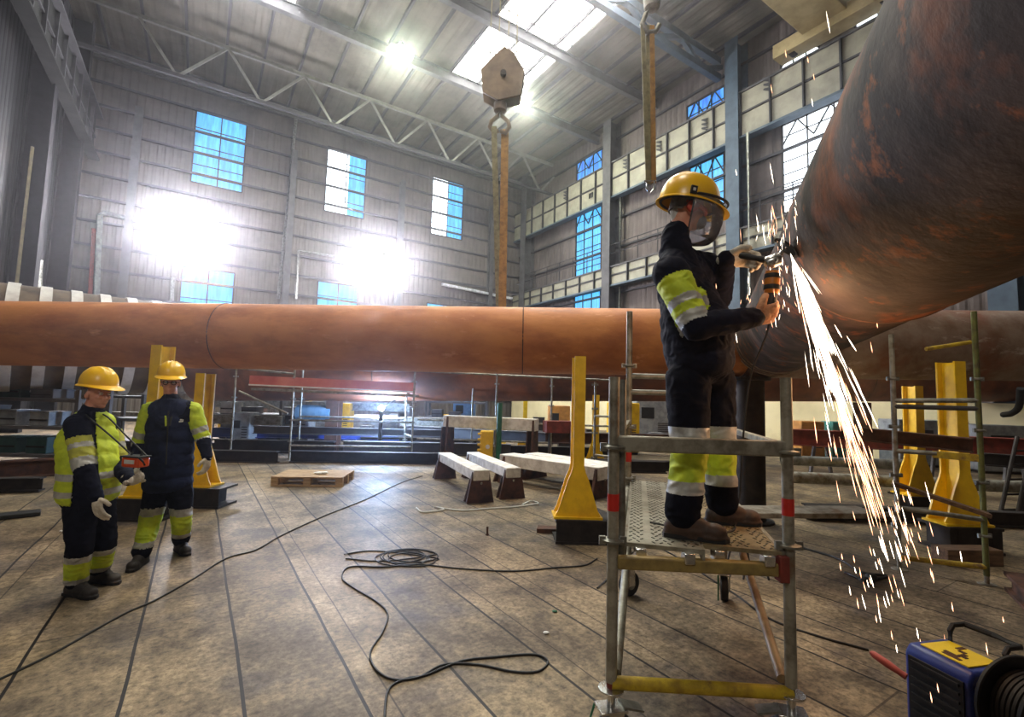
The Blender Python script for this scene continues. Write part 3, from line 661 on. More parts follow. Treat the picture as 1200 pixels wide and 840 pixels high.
simple('plank', 'long brown timber plank leaning through the right scaffold below the yellow ledger', 'plank', MB().beam(at(1046, 566, 4.9), at(1160, 604, 4.5), .16, .035), woodd)
simple('steel_beam', 'dark rusty steel beam lying across behind the right scaffold at eye level', 'beam', MB().ibeam(at(985, 506, 6.3), at(1140, 522, 5.3), .16, .16, .015), rust, smooth=False)
mb = MB(); mb.beam(V((2.2, 4.75, .60)), V((3.62, 4.9, .60)), .34, .05); pk = simple('aluminium_plank', 'grey aluminium platform plank low behind the tower, between it and the sparks', 'plank', mb, galvd, smooth=False, bevel=.01)
tube_part(t2, FLz(A1, .56), V((3.35, 4.88, .552)), 'plank_bearer', galvd)
for x in (2.35,):
    r_ = E('trestle', (x, 4.83, 0), 'low dark trestle under the left end of the aluminium plank', 'trestle')
    for k in (-.18, .18): MB().tube((x - .12, 4.83 + k, 0), (x, 4.83 + k * .6, .57), .010, n=8).build('leg', steeld, r_); MB().tube((x + .12, 4.83 + k, 0), (x, 4.83 + k * .6, .57), .010, n=8).build('leg', steeld, r_)
    MB().beam((x, 4.6, .56), (x, 5.06, .56), .05, .025).build('crosshead', steeld, r_)
# rear scaffold behind the pipe, left of centre
t3 = frame_tower('scaffold_deck', 'long scaffold with red and white toe board behind the pallet',
    [((-5.2, 11.5, 0), 2.2, galvd), ((-5.35, 12.3, 0), 2.2, galvd), ((-2.4, 11.9, 0), 2.3, galvd), ((-2.75, 12.7, 0), 2.2, galvd), ((-6.6, 11.5, 0), 2.2, galvd)],
    [((-6.6, 11.5, 2.15), (-5.2, 11.5, 2.05), galv), ((-5.2, 11.5, .35), (-2.4, 11.9, .35), galvd), ((-2.4, 11.9, .95), (-5.2, 11.5, .95), galv), ((-5.35, 12.3, 1.0), (-2.75, 12.7, 1.0), galvd), ((-6.5, 11.5, 1.6), (-5.3, 11.5, 1.1), galvd), ((-2.4, 11.9, .6), (-2.75, 12.7, .6), galvd)])
mb = MB(); mb.beam((-6.2, 11.75, 1.66), (-2.35, 12.15, 1.60), .7, .06); mb.build('deck', galv, t3, smooth=False)
mb = MB(); mb.beam((-6.2, 11.38, 1.86), (-2.4, 11.78, 1.80), .03, .24); mb.build('toe_board', mat('faded_red_board', (196, 112, 98), (170, 74, 64), .7, 0, 1.2), t3, smooth=False)
mb = MB(); mb.beam((-6.2, 11.36, 1.76), (-2.4, 11.76, 1.70), .03, .03); mb.build('edge_rail', white, t3, smooth=False)
t4 = frame_tower('scaffold_railing', 'thin scaffold railing behind the white beams, right of the red toe board',
    [((-1.0, 12.6, 0), 2.2, galvd), ((-.35, 11.7, 0), 2.2, galv), ((1.05, 12.4, 0), 2.15, galvd), ((1.75, 10.0, 0), 2.0, galv), ((2.9, 12.0, 0), 2.2, galvd), ((2.35, 9.6, 0), 2.0, galvd)],
    [((-2.4, 11.9, 2.22), (2.9, 12.0, 2.12), galv), ((-2.3, 12.0, 1.02), (2.9, 12.0, .98), galvd), ((-2.3, 12.0, .55), (1.0, 12.4, .5), galvd), ((1.75, 10, 1.3), (2.35, 9.6, 1.3), galvd), ((1.75, 10, .5), (2.35, 9.6, .5), galvd), ((2.35, 9.6, 1.7), (2.9, 12.0, 1.7), galv)])
simple('green_post', 'dark green steel post under the pipe by the yellow ribbed unit', 'post', MB().tube((-.25, 11.1, 0), (-.25, 11.1, 1.5), .06, n=12), green)
# leaning frames at the right edge
for i, (x0, lab) in enumerate(((1168, 'dark inclined steel ladder near the right edge, left one'), (1188, 'dark inclined steel ladder at the very right edge'))):
    p0, p1 = at(x0, 598, 7.0), at(x0 + 24, 512, 7.6); r_ = E('ladder', (p0.x, p0.y, 0), lab, 'ladder', None)
    p0.z = 0; s = V((.5, .12, 0))
    for k in (0, 1): MB().tube(p0 + s * k * .8, p1 + s * k * .8, .028, n=8).build('side_rail', dsteel, r_)
    for k in range(1, 6): MB().tube(p0.lerp(p1, k / 6), p0.lerp(p1, k / 6) + s * .8, .016, n=8).build('rung', dsteel, r_)

# ================================================================== BEAMS ON TRESTLES, PALLET, SLAB
def trestle_beam(a, b, w, h, z, label, group='white beams on brown trestles', legm=rust):
    a = V((a[0], a[1], 0)); b = V((b[0], b[1], 0)); root = E('trestle_beam', ((a.x + b.x) / 2, (a.y + b.y) / 2, 0), label, 'beam', group)
    d = (b - a).normalized(); s = V((d.y, -d.x, 0)); up = V((0, 0, 1))
    MB().beam(a + up * (z - h / 2), b + up * (z - h / 2), w, h).build('beam', concw, root, bevel=.012)
    for e in (a + d * .05, b - d * .12):
        mb = MB(); mb.prism([(-w * .85, 0), (w * .85, 0), (w * .52, z - .03), (-w * .52, z - .03)], e - d * .03, s, up, d * .05)
        mb.prism([(-w * .85, 0), (w * .85, 0), (w * .52, z - h), (-w * .52, z - h)], e + d * .12, s, up, d * .03)
        mb.build('leg', legm, root, smooth=False)
    mb = MB(); mb.tube(a - d * .005 + up * .3 + d * .0, a + d * .06 + up * .3, .02, n=10); mb.build('pin', chrome, root)
    return root
trestle_beam((-.42, 7.55), (-1.3, 9.75), .26, .16, .50, 'white-topped beam on brown trestle legs, left one of the close pair')
trestle_beam((.08, 7.9), (-.75, 9.95), .26, .16, .50, 'white-topped beam on brown trestle legs, right one of the close pair')
trestle_beam((1.62, 8.2), (-.05, 9.7), .42, .22, .52, 'broad white beam on trestle legs just left of the tall yellow stand, front one')
trestle_beam((1.95, 8.6), (.45, 10.1), .42, .2, .50, 'broad white beam behind another one, beside the tall yellow stand')
trestle_beam((.62, 11.2), (-1.6, 12.0), .3, .28, 1.15, 'white beam raised at waist height behind the low white beams')
# pallet
root = E('pallet', (-3.52, 8.85, 0), 'pale wooden pallet lying on the floor behind the vest worker, in the open', 'pallet', None, .08); M = PW[root.name]
for i in range(7): MB().box(M @ V((0, -.36 + i * .12, .155)), (1.2, .095, .024), .08).build('deck_board', wood, root, smooth=False)
for y in (-.36, 0, .36):
    MB().box(M @ V((0, y, .011)), (1.2, .1, .022), .08).build('bottom_board', wood, root, smooth=False)
    for x in (-.54, 0, .54): MB().box(M @ V((x, y, .082)), (.12, .1, .12), .08).build('block', wood, root, smooth=False)
simple('rag', 'crumpled white rag on top of the wooden pallet', 'rag', MB().ell((-3.4, 8.8, .185), (.12, .07, .02)).ell((-3.32, 8.78, .19), (.06, .05, .025)), white)
# slab at the right edge
mb = MB(); mb.prism([(0, 0), (1.9, -.9), (2.3, .3), (.62, .95)], (3.98, 3.62, 0), V((1, 0, 0)), V((0, 1, 0)), V((0, 0, .03))); mb.prism([(0, 0), (1.9, -.9), (2.3, .3), (.62, .95)], (3.98, 3.62, .14), V((1, 0, 0)), V((0, 1, 0)), V((0, 0, .03)))
mb.prism([(.05, .05), (1.9, -.8), (2.2, .25), (.62, .88)], (3.98, 3.62, .03), V((1, 0, 0)), V((0, 1, 0)), V((0, 0, .11))); simple('steel_slab', 'dark rusty steel slab on the floor at the right edge', 'steel slab', mb, [rust], smooth=False)

# ================================================================== WELDING UNIT, CABLES
gx = at(1111, 772, 2.5)
root = E('welding_unit', (2.27, 2.50, 0), 'dark blue portable welding unit with yellow top panel at the bottom right', 'welding machine', None, .22); M = PW[root.name]; R3 = M.to_3x3()
def bx(mb, c, s, **k): return mb.box(M @ V(c), s, rot=R3)
mb = MB(); mb.prism([(-.15, .03), (.15, .03), (.15, .39), (.12, .43), (-.12, .43), (-.15, .39)], M @ V((0, -.15, 0)), R3 @ V((1, 0, 0)), V((0, 0, 1)), R3 @ V((0, .30, 0))); body = mb.build('body', mat('navy_blue_machine_paint', (38, 58, 142), (28, 42, 112), .4), root, bevel=.015)
mb = MB(); bx(mb, (-.0, 0, .433), (.19, .22, .008)); mb.build('top_panel', mat('bright_yellow_label', (240, 214, 26), (226, 196, 20), .4), body, bevel=.002)
mb = MB()
for i in range(5): bx(mb, (-.07 + i * .024, -.02 + .02 * math.sin(i * 2), .438), (.02, .05 + .03 * math.cos(i), .003))
bx(mb, (.06, .03, .438), (.05, .02, .003)); mb.build('panel_print', rust, body)
for k in (-1, 1):
    mb = MB(); bx(mb, (0, k * .153, .22), (.25, .012, .30)); mb.build('side_panel', blk, body, bevel=.004)
mb = MB(); bx(mb, (-.153, 0, .22), (.012, .25, .32)); 
for i in range(7): bx(mb, (-.162, 0, .12 + i * .04), (.012, .22, .012))
mb.build('grille', blk, body)
mb = MB(); bx(mb, (.155, 0, .22), (.012, .25, .32)); mb.build('front_panel', blk, body, bevel=.004)
mb = MB(); bx(mb, (.09, -.164, .30), (.07, .012, .1)); mb.build('label_plate', grey, body)
for k in (-1, 1): MB().path([M @ V((.12, k * .12, .42)), M @ V((.12, k * .12, .48)), M @ V((.14, k * .12, .505)), M @ V((.22, k * .12, .505))], .013).build('handle_arm', blk, root)
MB().path([M @ V((.22, -.12, .505)), M @ V((.235, 0, .505)), M @ V((.22, .12, .505))], .015).build('handle', blk, root)
for x in (-.12, .12):
    for k in (-.12, .12): MB().tube(M @ V((x, k, 0)), M @ V((x, k, .035)), .022).build('foot', blk, root)
root = E('cable_reel', (2.25, 2.12, 0), 'large black cable reel at the bottom right corner in front of the welding unit', 'cable reel', None, .1); M = PW[root.name]
a_, b_ = M @ V((0, -.08, .38)), M @ V((0, .08, .38)); d_ = (b_ - a_).normalized()
for p in (a_, b_): MB().lathe([(.03, -.01), (.195, -.01), (.2, -.006), (.2, .006), (.195, .01), (.03, .01)], p, d_, 44).build('flange', blk, root)
MB().tube(a_, b_, .11, n=28).build('drum', blk, root)
mb = MB()
for i in range(7): mb.torus(a_.lerp(b_, .12 + i * .125), d_, .14, .012, 36, 6)
mb.build('wound_cable', blk, root)
for k in (-.11, .11): MB().path([M @ V((-.16, k, .012)), M @ V((0, k, .39)), M @ V((.16, k, .012))], .012).build('stand_frame', blk, root)
MB().tube(M @ V((0, -.12, .38)), M @ V((0, .12, .38)), .016).build('axle', galvd, root)
MB().lathe([(.01, 0), (.045, .004), (.045, .018), (.01, .02)], M @ V((0, -.125, .38)), (0, -1, 0), 24).build('hub', dsteel, root)
simple('cable_connector', 'pink rubber cable connector lying left of the welding unit', 'connector', MB().lathe([(.008, 0), (.017, .015), (.02, .08), (.015, .13), (.016, .16)], at(1020, 764, 2.62) * 1.0, at(1052, 786, 2.52) - at(1020, 764, 2.62), 14), mat('pink_rubber', (196, 96, 92), (166, 76, 74), .5))
def catmull(pts, n=8):
    P = [V(p) for p in pts]; P = [P[0] * 2 - P[1]] + P + [P[-1] * 2 - P[-2]]; out = []
    for i in range(1, len(P) - 2):
        for k in range(n):
            t = k / n; a, b, c, d = P[i - 1], P[i], P[i + 1], P[i + 2]
            out.append(.5 * ((2 * b) + (-a + c) * t + (2 * a - 5 * b + 4 * c - d) * t * t + (-a + 3 * b - 3 * c + d) * t ** 3))
    return out + [P[-2]]
def flo(px, py, z=.0):
    d = _F + _R * ((px - 600) / FPX) + _U * ((420 - py) / FPX); p = C0 + d * ((z - CZ) / d.z); return p
def cable(name, label, pix, r, m, cat='cable'):
    return simple(name, label, cat, MB().path([V((p.x, p.y, r)) for p in catmull([flo(*q) for q in pix])], r, 6), m)
cable('cable', 'thin dark cable running diagonally over the floor from the lower left to the beams', [(-30, 812), (0, 797), (60, 768), (115, 737), (150, 718), (180, 705), (225, 680), (265, 655), (300, 645), (330, 628), (380, 605), (430, 585), (470, 566), (495, 558)], .007, blk)
cable('cable', 'dark cable making a long loop in the middle of the floor', [(450, 850), (455, 810), (475, 797), (500, 792), (540, 776), (580, 771), (625, 768), (642, 776), (630, 788), (600, 788), (560, 780), (520, 780), (490, 795), (460, 797), (440, 785), (434, 765), (448, 742), (454, 720), (440, 705), (415, 690), (401, 678), (410, 665), (450, 665), (490, 662), (540, 667), (600, 670), (650, 666), (685, 663), (700, 655)], .007, blk)
coil = []
for i in range(75):
    a = i * .42; rr = 26 + 9 * math.sin(i * .37); coil.append((481 + 6 * math.sin(i * .23) + rr * math.cos(a) * 1.05, 654 + rr * .30 * math.sin(a)))
cable('coiled_cable', 'heap of coiled dark cable on the floor in front of the white beams', [(403, 650), (440, 646)] + coil + [(450, 658), (405, 655)], .006, blk)
cable('rope', 'thin white rope lying on the floor below the close pair of white beams', [(488, 596), (496, 601), (520, 598), (510, 595), (540, 599), (570, 597), (600, 595), (630, 591), (622, 588), (612, 592)], .012, white)
cable('cable', 'dark cable trailing under the scaffold to the pink connector', [(700, 690), (760, 640), (850, 690), (900, 725), (960, 747), (1018, 763)], .008, blk)
cable('cable', 'dark cable curling on the floor behind the right tower leg', [(930, 640), (980, 655), (1010, 672), (1040, 676), (1015, 681), (990, 672)], .012, blk)
simple('steel_bolt', 'small rusty bolt standing on the floor in front of the white rope', 'bolt', MB().lathe([(.022, 0), (.022, .012), (.012, .013), (.012, .1)], flo(571, 627), n=8), rust)
simple('rubber_mat', 'folded black rubber strip on the floor at the far left', 'rubber strip', MB().beam(flo(-20, 607, .03), flo(48, 600, .03), .22, .05), blk, bevel=.01)
simple('glove_scrap', 'dark lump of cloth on the floor below the sparks', 'rag', MB().ell(flo(1016, 680, .03), (.07, .05, .03)).ell(flo(1021, 676, .03), (.05, .05, .035)), blk)
for px, py, c, l in ((650, 716, 'g', 'small green paint scrap on the floor left of the scaffold'), (640, 741, 'w', 'tiny white scrap on the floor left of the scaffold foot'), (72, 622, 'w', 'small pale crumpled scrap on the floor left of the workers')):
    simple('paper_scrap', l, 'scrap', MB().ell(flo(px, py, .008), (.022, .015, .008), n=8, k=6), green if c == 'g' else white)

# ================================================================== CRANE HOOKS AND SLINGS
hb = at(590, 95, 9.3)
root = E('crane_hook_block', hb - V((0, 0, .5)), 'big beige crane hook block hanging in front of the roof light', 'hook block')
blkm = mat('beige_block_paint', (116, 98, 78), (88, 74, 58), .6, .1, 3, .1)
for k in (-.16, .16): MB().prism([(-.4, -.36), (-.1, -.52), (.36, -.4), (.42, .12), (.2, .5), (.0, .62), (-.2, .42), (-.46, .12)], hb + V((0, k - .02, 0)), V((1, 0, 0)), V((0, 0, 1)), V((0, .05, 0))).build('cheek_plate', blkm, root, bevel=.01)
for x, r in ((-.16, .27), (.16, .27)): MB().lathe([(.05, -.1), (r, -.1), (r - .04, 0), (r, .1), (.05, .1)], hb + V((x, 0, .02)), V((0, 1, 0)), 32).build('sheave', steelg, root)
MB().tube(hb + V((0, -.25, .02)), hb + V((0, .25, .02)), .06).build('axle', dsteel, root)
MB().lathe([(.08, 0), (.13, .02), (.13, .18), (.08, .2)], hb + V((-.05, 0, -.66)), n=20).build('swivel_nut', blkm, root)
for k in (-1, 1): MB().path([hb + V((-.05, 0, -.62)), hb + V((-.05 + k * .04, 0, -.75)), hb + V((-.05 + k * .17, 0, -.86)), hb + V((-.05 + k * .2, 0, -.98)), hb + V((-.05 + k * .12, 0, -1.1)), hb + V((-.05 + k * .02, 0, -1.06))], .045, 10).build('hook', blkm, root)
for i, x in enumerate((-.3, -.12, .08, .26)):
    MB().tube(hb + V((x, 0, .2)), V((hb.x + x * .8, hb.y, 15.45)), .012, n=6).build('wire_rope', mat('wire_rope', (150, 140, 110), (110, 104, 84), .5, .5), root)
slingm = mat('ochre_webbing_sling', (166, 124, 58), (126, 92, 44), .75, 0, 10, .1); slingg = mat('khaki_webbing_sling', (132, 126, 92), (100, 94, 68), .75, 0, 10, .1)
def sling(tops, bots, m, label, w=.11, group=None):
    mb = MB()
    for t, b in zip(tops, bots): mb.beam(t, b, w, .022, V((0, 1, 0)))
    return simple('lifting_sling', label, 'sling', mb, m, group)
sling([hb + V((-.16, -.05, -1.0))], [at(585, 352, 9.35) - V((0, 0, .25))], slingg, 'khaki lifting sling hanging from the hook block, left strand')
sling([hb + V((.06, .05, -1.0))], [at(589, 352, 9.3) - V((0, 0, .25))], slingm, 'ochre lifting sling hanging from the hook block, right strand', .15)
h2 = at(764, 12, 6.0)
root = E('crane_hook', h2 - V((0, 0, .25)), 'pale crane hook at the top of the picture above the worker', 'hook')
MB().lathe([(.05, 0), (.1, .03), (.12, .2), (.08, .34), (.04, .36)], h2, n=20).build('shank', galv, root)
MB().path([h2 + V((0, 0, .05)), h2 + V((-.08, 0, -.06)), h2 + V((-.13, 0, -.2)), h2 + V((-.06, 0, -.32)), h2 + V((.05, 0, -.3)), h2 + V((.1, 0, -.2))], .036, 10).build('hook', galv, root)
MB().tube(h2 + V((0, 0, .3)), V((h2.x, h2.y, 17.0)), .014, n=6).build('wire_rope', MATS['wire_rope'], root)
e2 = at(762, 214, 6.0)
sling([at(753, 28, 6.0), at(759, 30, 6.05)], [e2 + V((-.03, 0, 0)), e2 + V((0.0, .04, 0))], slingg, 'long khaki sling hanging to the worker helmet from the upper hook, left strands', .055)
sling([at(764, 30, 6.0)], [e2 + V((.045, .0, 0))], slingm, 'long ochre sling strand hanging above the worker helmet', .06)
root = E('shackle', e2 - V((0, 0, .2)), 'small bright shackle at the lower end of the long slings', 'shackle')
MB().path([e2 + V((-.05, 0, .02)), e2 + V((-.05, 0, -.08)), e2 + V((0, 0, -.14)), e2 + V((.05, 0, -.08)), e2 + V((.05, 0, .02))], .014).build('bow', chrome, root)
MB().tube(e2 + V((-.08, 0, .02)), e2 + V((.08, 0, .02)), .013).build('pin', chrome, root)

# ================================================================== PEOPLE
def remesh(mb, voxel, it=6, amp=.0, nscale=18, seed=0):
    me = bpy.data.meshes.new('tmp'); me.from_pydata([tuple(v) for v in mb.v], [], mb.f); me.update()
    bm = bmesh.new(); bm.from_mesh(me); bmesh.ops.recalc_face_normals(bm, faces=bm.faces); bm.to_mesh(me); bm.free()
    o = bpy.data.objects.new('tmp', me); COL.objects.link(o)
    r = o.modifiers.new('r', 'REMESH'); r.mode = 'VOXEL'; r.voxel_size = voxel; r.use_smooth_shade = True
    s = o.modifiers.new('s', 'SMOOTH'); s.factor = .5; s.iterations = it
    dg = bpy.context.evaluated_depsgraph_get(); dg.update(); out = bpy.data.meshes.new_from_object(o.evaluated_get(dg))
    bpy.data.objects.remove(o); bpy.data.meshes.remove(me)
    if amp:
        ns = [v.normal.copy() for v in out.vertices]
        for v, n in zip(out.vertices, ns):
            p = v.co; q = V((p.x * nscale + seed, p.y * nscale, p.z * nscale * 1.5))
            d = noise.noise(q + V((noise.noise(q * .6) * 1.4, 0, noise.noise(q * .7 + V((5, 1, 2))) * 1.4)))
            d = 1 - abs(d) * 2.6
            v.co = p + n * (d * amp)
        out.update()
    return out
def blob(name, mb, mats, parent, voxel, it=6, fn=None, amp=0, nscale=18, seed=0):
    me = remesh(mb, voxel, it, amp, nscale, seed)
    if fn:
        idx = [fn(p.center) for p in me.polygons]
    me.transform(PW[parent.name].inverted())
    me.name = name
    for m in (mats if isinstance(mats, (list, tuple)) else [mats]): me.materials.append(m)
    me.polygons.foreach_set('use_smooth', [True] * len(me.polygons))
    if fn: me.polygons.foreach_set('material_index', idx)
    o = bpy.data.objects.new(name, me); COL.objects.link(o); o.parent = parent; PW[o.name] = PW[parent.name]; return o
def seg_t(p, a, b):
    ab = b - a; t = max(0, min(1, (p - a).dot(ab) / ab.length_squared)); return t, (p - (a + ab * t)).length
def basis(f, u):
    f = V(f).normalized(); u = V(u); u = (u - f * u.dot(f)).normalized(); s = f.cross(u); return s, f, u       # right, forward, up
def mrot(s, f, u): return Matrix((s, f, u)).transposed()

def hand(mb, wrist, d, n, side, sc=1.0, curl=(.35, .45, .3), spread=.10, thumb=.5, pad=1.0):
    """d: direction of the fingers, n: palm normal (towards what is held), side: direction of the thumb"""
    d = V(d).normalized(); n = V(n); n = (n - d * n.dot(d)).normalized(); s = V(side); s = (s - d * s.dot(d) - n * s.dot(n)).normalized()
    R = mrot(s, d, n)
    mb.ell(wrist + d * .05 * sc, (.042 * sc, .055 * sc, .019 * sc * pad), R)
    mb.cap(wrist - d * .02, wrist + d * .04 * sc, .027 * sc, .03 * sc)
    L = [(.028, .088, 1.0), (.010, .094, 1.08), (-.010, .090, 1.02), (-.029, .080, .82)]
    for k, (sx, base, ln) in enumerate(L):
        p = wrist + (s * sx + d * base) * sc; ang = 0; dir0 = (d + s * (spread * (sx / .03))).normalized(); r = .0105 * sc * pad
        mb.cap(p - d * .035 * sc, p, r * 1.05, r * 1.05, 10, 3)
        for j, (l, c) in enumerate(zip((.042, .028, .022), curl)):
            ang += c; dd = dir0 * math.cos(ang) + n * math.sin(ang); q = p + dd * l * ln * sc
            mb.cap(p, q, r, r * .92, 10, 3); p = q; r *= .92
    p = wrist + (s * .03 + d * .025) * sc; r = .0125 * sc * pad
    d1 = (s * .75 + d * .65 + n * thumb * .6).normalized(); q = p + d1 * .042 * sc; mb.cap(p - d1 * .01, q, r * 1.15, r, 10, 3)
    d2 = (s * .25 + d * .8 + n * thumb).normalized(); q2 = q + d2 * .034 * sc; mb.cap(q, q2, r, r * .88, 10, 3)
    return mb

def helmet(parent, hc, f, u, m, sc=1.0, off=.078):
    s, f, u = basis(f, u); o = hc + u * off
    n, k = 56, 16; vs, fs = [], []
    a, b, h = .112 * sc, .138 * sc, .135 * sc
    for j in range(k + 1):
        th = (math.pi / 2) * j / k
        for i in range(n):
            ph = 2 * math.pi * i / n; cx, sy = math.cos(ph), math.sin(ph)
            rr = math.cos(th) ** .8 if j < k else 0
            ridge = 0
            x = a * cx * rr
            for rc in (-.034, 0, .034):
                ridge += .0065 * math.exp(-((x - rc) / .008) ** 2) if th > .35 and abs(sy) > .2 or th > .9 else 0
            z = h * math.sin(th) ** .95 + ridge
            vs.append(o + s * x + f * (b * sy * rr) + u * z)
    for j in range(k): fs += [(j * n + i, j * n + (i + 1) % n, (j + 1) * n + (i + 1) % n, (j + 1) * n + i) for i in range(n)]
    # brim: gutter all round, peak at the front
    base = len(vs)
    for (ext, dz) in ((0.0, 0.0), (.55, -.006), (1, -.012), (1, -.017), (0.0, -.012)):
        for i in range(n):
            ph = 2 * math.pi * i / n; cx, sy = math.cos(ph), math.sin(ph)
            w = .014 + (.045 * max(0, sy) ** 2.2)
            vs.append(o + s * ((a + w * ext) * cx) + f * ((b + w * ext * 1.1) * sy) + u * (dz - .02 * max(0, sy) ** 2 * ext + .0))
    for j in range(4): fs += [(base + j * n + i, base + j * n + (i + 1) % n, base + (j + 1) * n + (i + 1) % n, base + (j + 1) * n + i) for i in range(n)]
    mb = MB(); mb.add(vs, fs); hh = mb.build('helmet', m, parent); 
    sm = MB(); sm.path([o + s * (a * .93 * math.cos(t)) + f * (b * .93 * math.sin(t)) - u * .012 for t in [2 * math.pi * i / 32 for i in range(32)]], .007, 6, True)
    sm.build('headband', blk, hh)
    return hh, o

def person(label, J, opt):
    root = E('person', J['ground'], label, 'person')
    g = lambda k: V(J[k])
    hc, hf, hu = g('head'), g('hf'), g('hu'); hs, hf, hu = basis(hf, hu)
    neck, chest, pel = g('neck'), g('chest'), g('pelvis')
    tf = V(J['tf']); tu = (neck - pel).normalized(); ts, tf, tu = basis(tf, tu)
    # the skeleton-like continuous body under the clothes (head, neck, trunk, arms, hands, legs)
    mb = MB(); R = mrot(hs, hf, hu)
    mb.ell(hc + hu * .03 - hf * .012, (.073, .092, .092), R, 20, 14); mb.ell(hc - hu * .035 + hf * .028, (.057, .062, .068), R, 18, 12)
    mb.ell(hc - hu * .088 + hf * .062, (.026, .022, .02), R)                       # chin
    mb.cap(hc + hu * .012 + hf * .086, hc - hu * .025 + hf * .108, .0085, .0145, 10, 4)     # nose
    for k in (-1, 1):
        mb.ell(hc + hs * k * .03 + hu * .028 + hf * .078, (.022, .012, .008), R)           # brow
        mb.ell(hc + hs * k * .036 - hu * .02 + hf * .066, (.02, .02, .018), R)            # cheek
        mb.ell(hc + hs * k * .076 - hu * .005 - hf * .008, (.009, .02, .033), R)            # ear
        mb.ell(hc + hs * k * .010 - hu * .03 + hf * .1, (.009, .01, .008), R)
    mb.ell(hc - hu * .052 + hf * .086, (.024, .012, .006), R); mb.ell(hc - hu * .063 + hf * .084, (.021, .012, .007), R)   # lips
    mb.cap(hc - hu * .06 - hf * .015, neck, .056, .062); mb.cap(neck, chest, .07, .12); mb.cap(chest, pel, .12, .13)
    for k in 'LR':
        sh, el, wr = g('sh' + k), g('el' + k), g('wr' + k); hp, kn, an = g('hip' + k), g('kn' + k), g('an' + k)
        mb.cap(neck, sh, .06, .055); mb.cap(sh, el, .048, .04); mb.cap(el, wr, .038, .026)
        mb.cap(pel, hp, .1, .09); mb.cap(hp, kn, .08, .055); mb.cap(kn, an, .05, .036)
        hd = opt['hand' + k]; mb.ell(wr + V(hd[0]).normalized() * .045, (.022, .022, .022))
    body = blob('body', mb, skin, root, .0065, 4)
    for k in (-1, 1):
        e = MB().ell(hc + hs * k * .031 + hu * .012 + hf * .078, (.0125, .0125, .0125), R, 12, 8).build('eye', mat('eye_white', (220, 216, 208), (210, 205, 198), .3), body)
        MB().ell(hc + hs * k * .031 + hu * .012 + hf * .0885, (.005, .003, .005), R, 10, 6).build('iris', blk, e)
    mb = MB(); mb.ell(hc + hu * .03 - hf * .022, (.0775, .092, .088), R, 22, 14); hr = MB()
    mb2 = MB()
    for i in range(26):                                                                    # short hair round the back and sides
        ph = math.pi + math.pi * (i / 25) * 1.0; a = hc - hf * .01 + hs * math.cos(ph) * .077 + hf * math.sin(ph) * .09
        mb2.cap(a + hu * .04, a - hu * .035 * (1 if 3 < i < 22 else .4), .010, .007, 8, 3)
    blob('hair', mb2, opt.get('hair', hairm), body, .005, 3, amp=.001, nscale=90)
    # jacket
    lay = opt['jacket']
    mb = MB(); TR = mrot(ts, tf, tu); W_ = opt.get('wide', 1.0); bel = opt.get('belly', 0)
    shm = (g('shL') + g('shR')) / 2
    mb.cap(g('shL'), g('shR'), .082, .082, 18, 6); mb.ell(chest, (.175 * W_, .125, .19), TR, 24, 16)
    mb.cap(neck - tu * .02, chest, .095, .15)
    for q_ in (.2, .4, .6, .8): mb.ell(chest.lerp(pel, q_) + tf * bel * (.4 * math.sin(q_ * 3)), ((.174 - .006 * math.sin(q_ * 3.1)) * W_, .126 + bel * math.sin(q_ * 2.6), .16), TR, 24, 16)
    mb.ell(pel + tu * .02 + tf * bel * .2, (.172 * W_, .138 + bel * .6, .14), TR, 24, 16)
    mb.cap(neck - tu * .05, neck + tu * opt.get('collar', .0), .09, .076, 20, 4)
    for k in 'LR':
        sh, el, wr = g('sh' + k), g('el' + k), g('wr' + k); q = opt.get('sleeve', 1)
        mb.cap(sh, el, .083 * q, .066 * q, 18); mb.cap(el, wr, .066 * q, .042 * q, 18); mb.cap(chest, sh, .12, .08); mb.cap(neck - tu * .035, sh, .085, .08)
    hemu = pel - tu * .1
    def jfn(p):
        best = None
        for k in 'LR':
            sh, el, wr = g('sh' + k), g('el' + k), g('wr' + k)
            t, d = seg_t(p, sh, el); d -= .083 - .017 * t
            if best is None or d < best[0]: best = (d, 'u', t)
            t, d = seg_t(p, el, wr); d -= .066 - .016 * t
            if d < best[0] - .004: best = (d, 'f', t)
        t, d = seg_t(p, neck, pel); ax = abs((p - chest).dot(ts))
        if ax < .155 * W_ and best[1] == 'u' and best[2] < .35: best = (0, 't', t)
        elif d - .15 < best[0]: best = (d, 't', t)
        return lay(best[1], best[2], p, (p - shm).dot(tf), (p - shm).dot(ts))
    jk = blob('jacket', mb, opt['jmats'], root, opt.get('vox', .010), 5, jfn, .0055, 13, 3)
    # trousers
    mb = MB(); mb.ell(pel, (.165 * W_, .13 + bel * .4, .13), TR, 24, 16)
    for k in 'LR':
        hp, kn, an = g('hip' + k), g('kn' + k), g('an' + k)
        lg_ = opt.get('legs', 1); mb.cap(hp, kn, .108 * lg_, .084 * lg_, 20); mb.cap(kn, an + V((0, 0, .03)), .082 * lg_, .078 * lg_, 20); mb.cap(pel, hp, .12, .108)
    bands = opt['bands']
    def tfn(p):
        dL = seg_t(p, g('knL'), g('anL'))[1]; dR = seg_t(p, g('knR'), g('anR'))[1]; k = 'L' if dL < dR else 'R'
        z = p.z - opt.get('z0', 0)
        for lo, hi, mi in bands[k]:
            if lo <= z < hi: return mi
        return 0
    blob('trousers', mb, [navyt, opt.get('legyel', hiv), refl], root, opt.get('vox', .010), 5, tfn, .006, 11, 9)
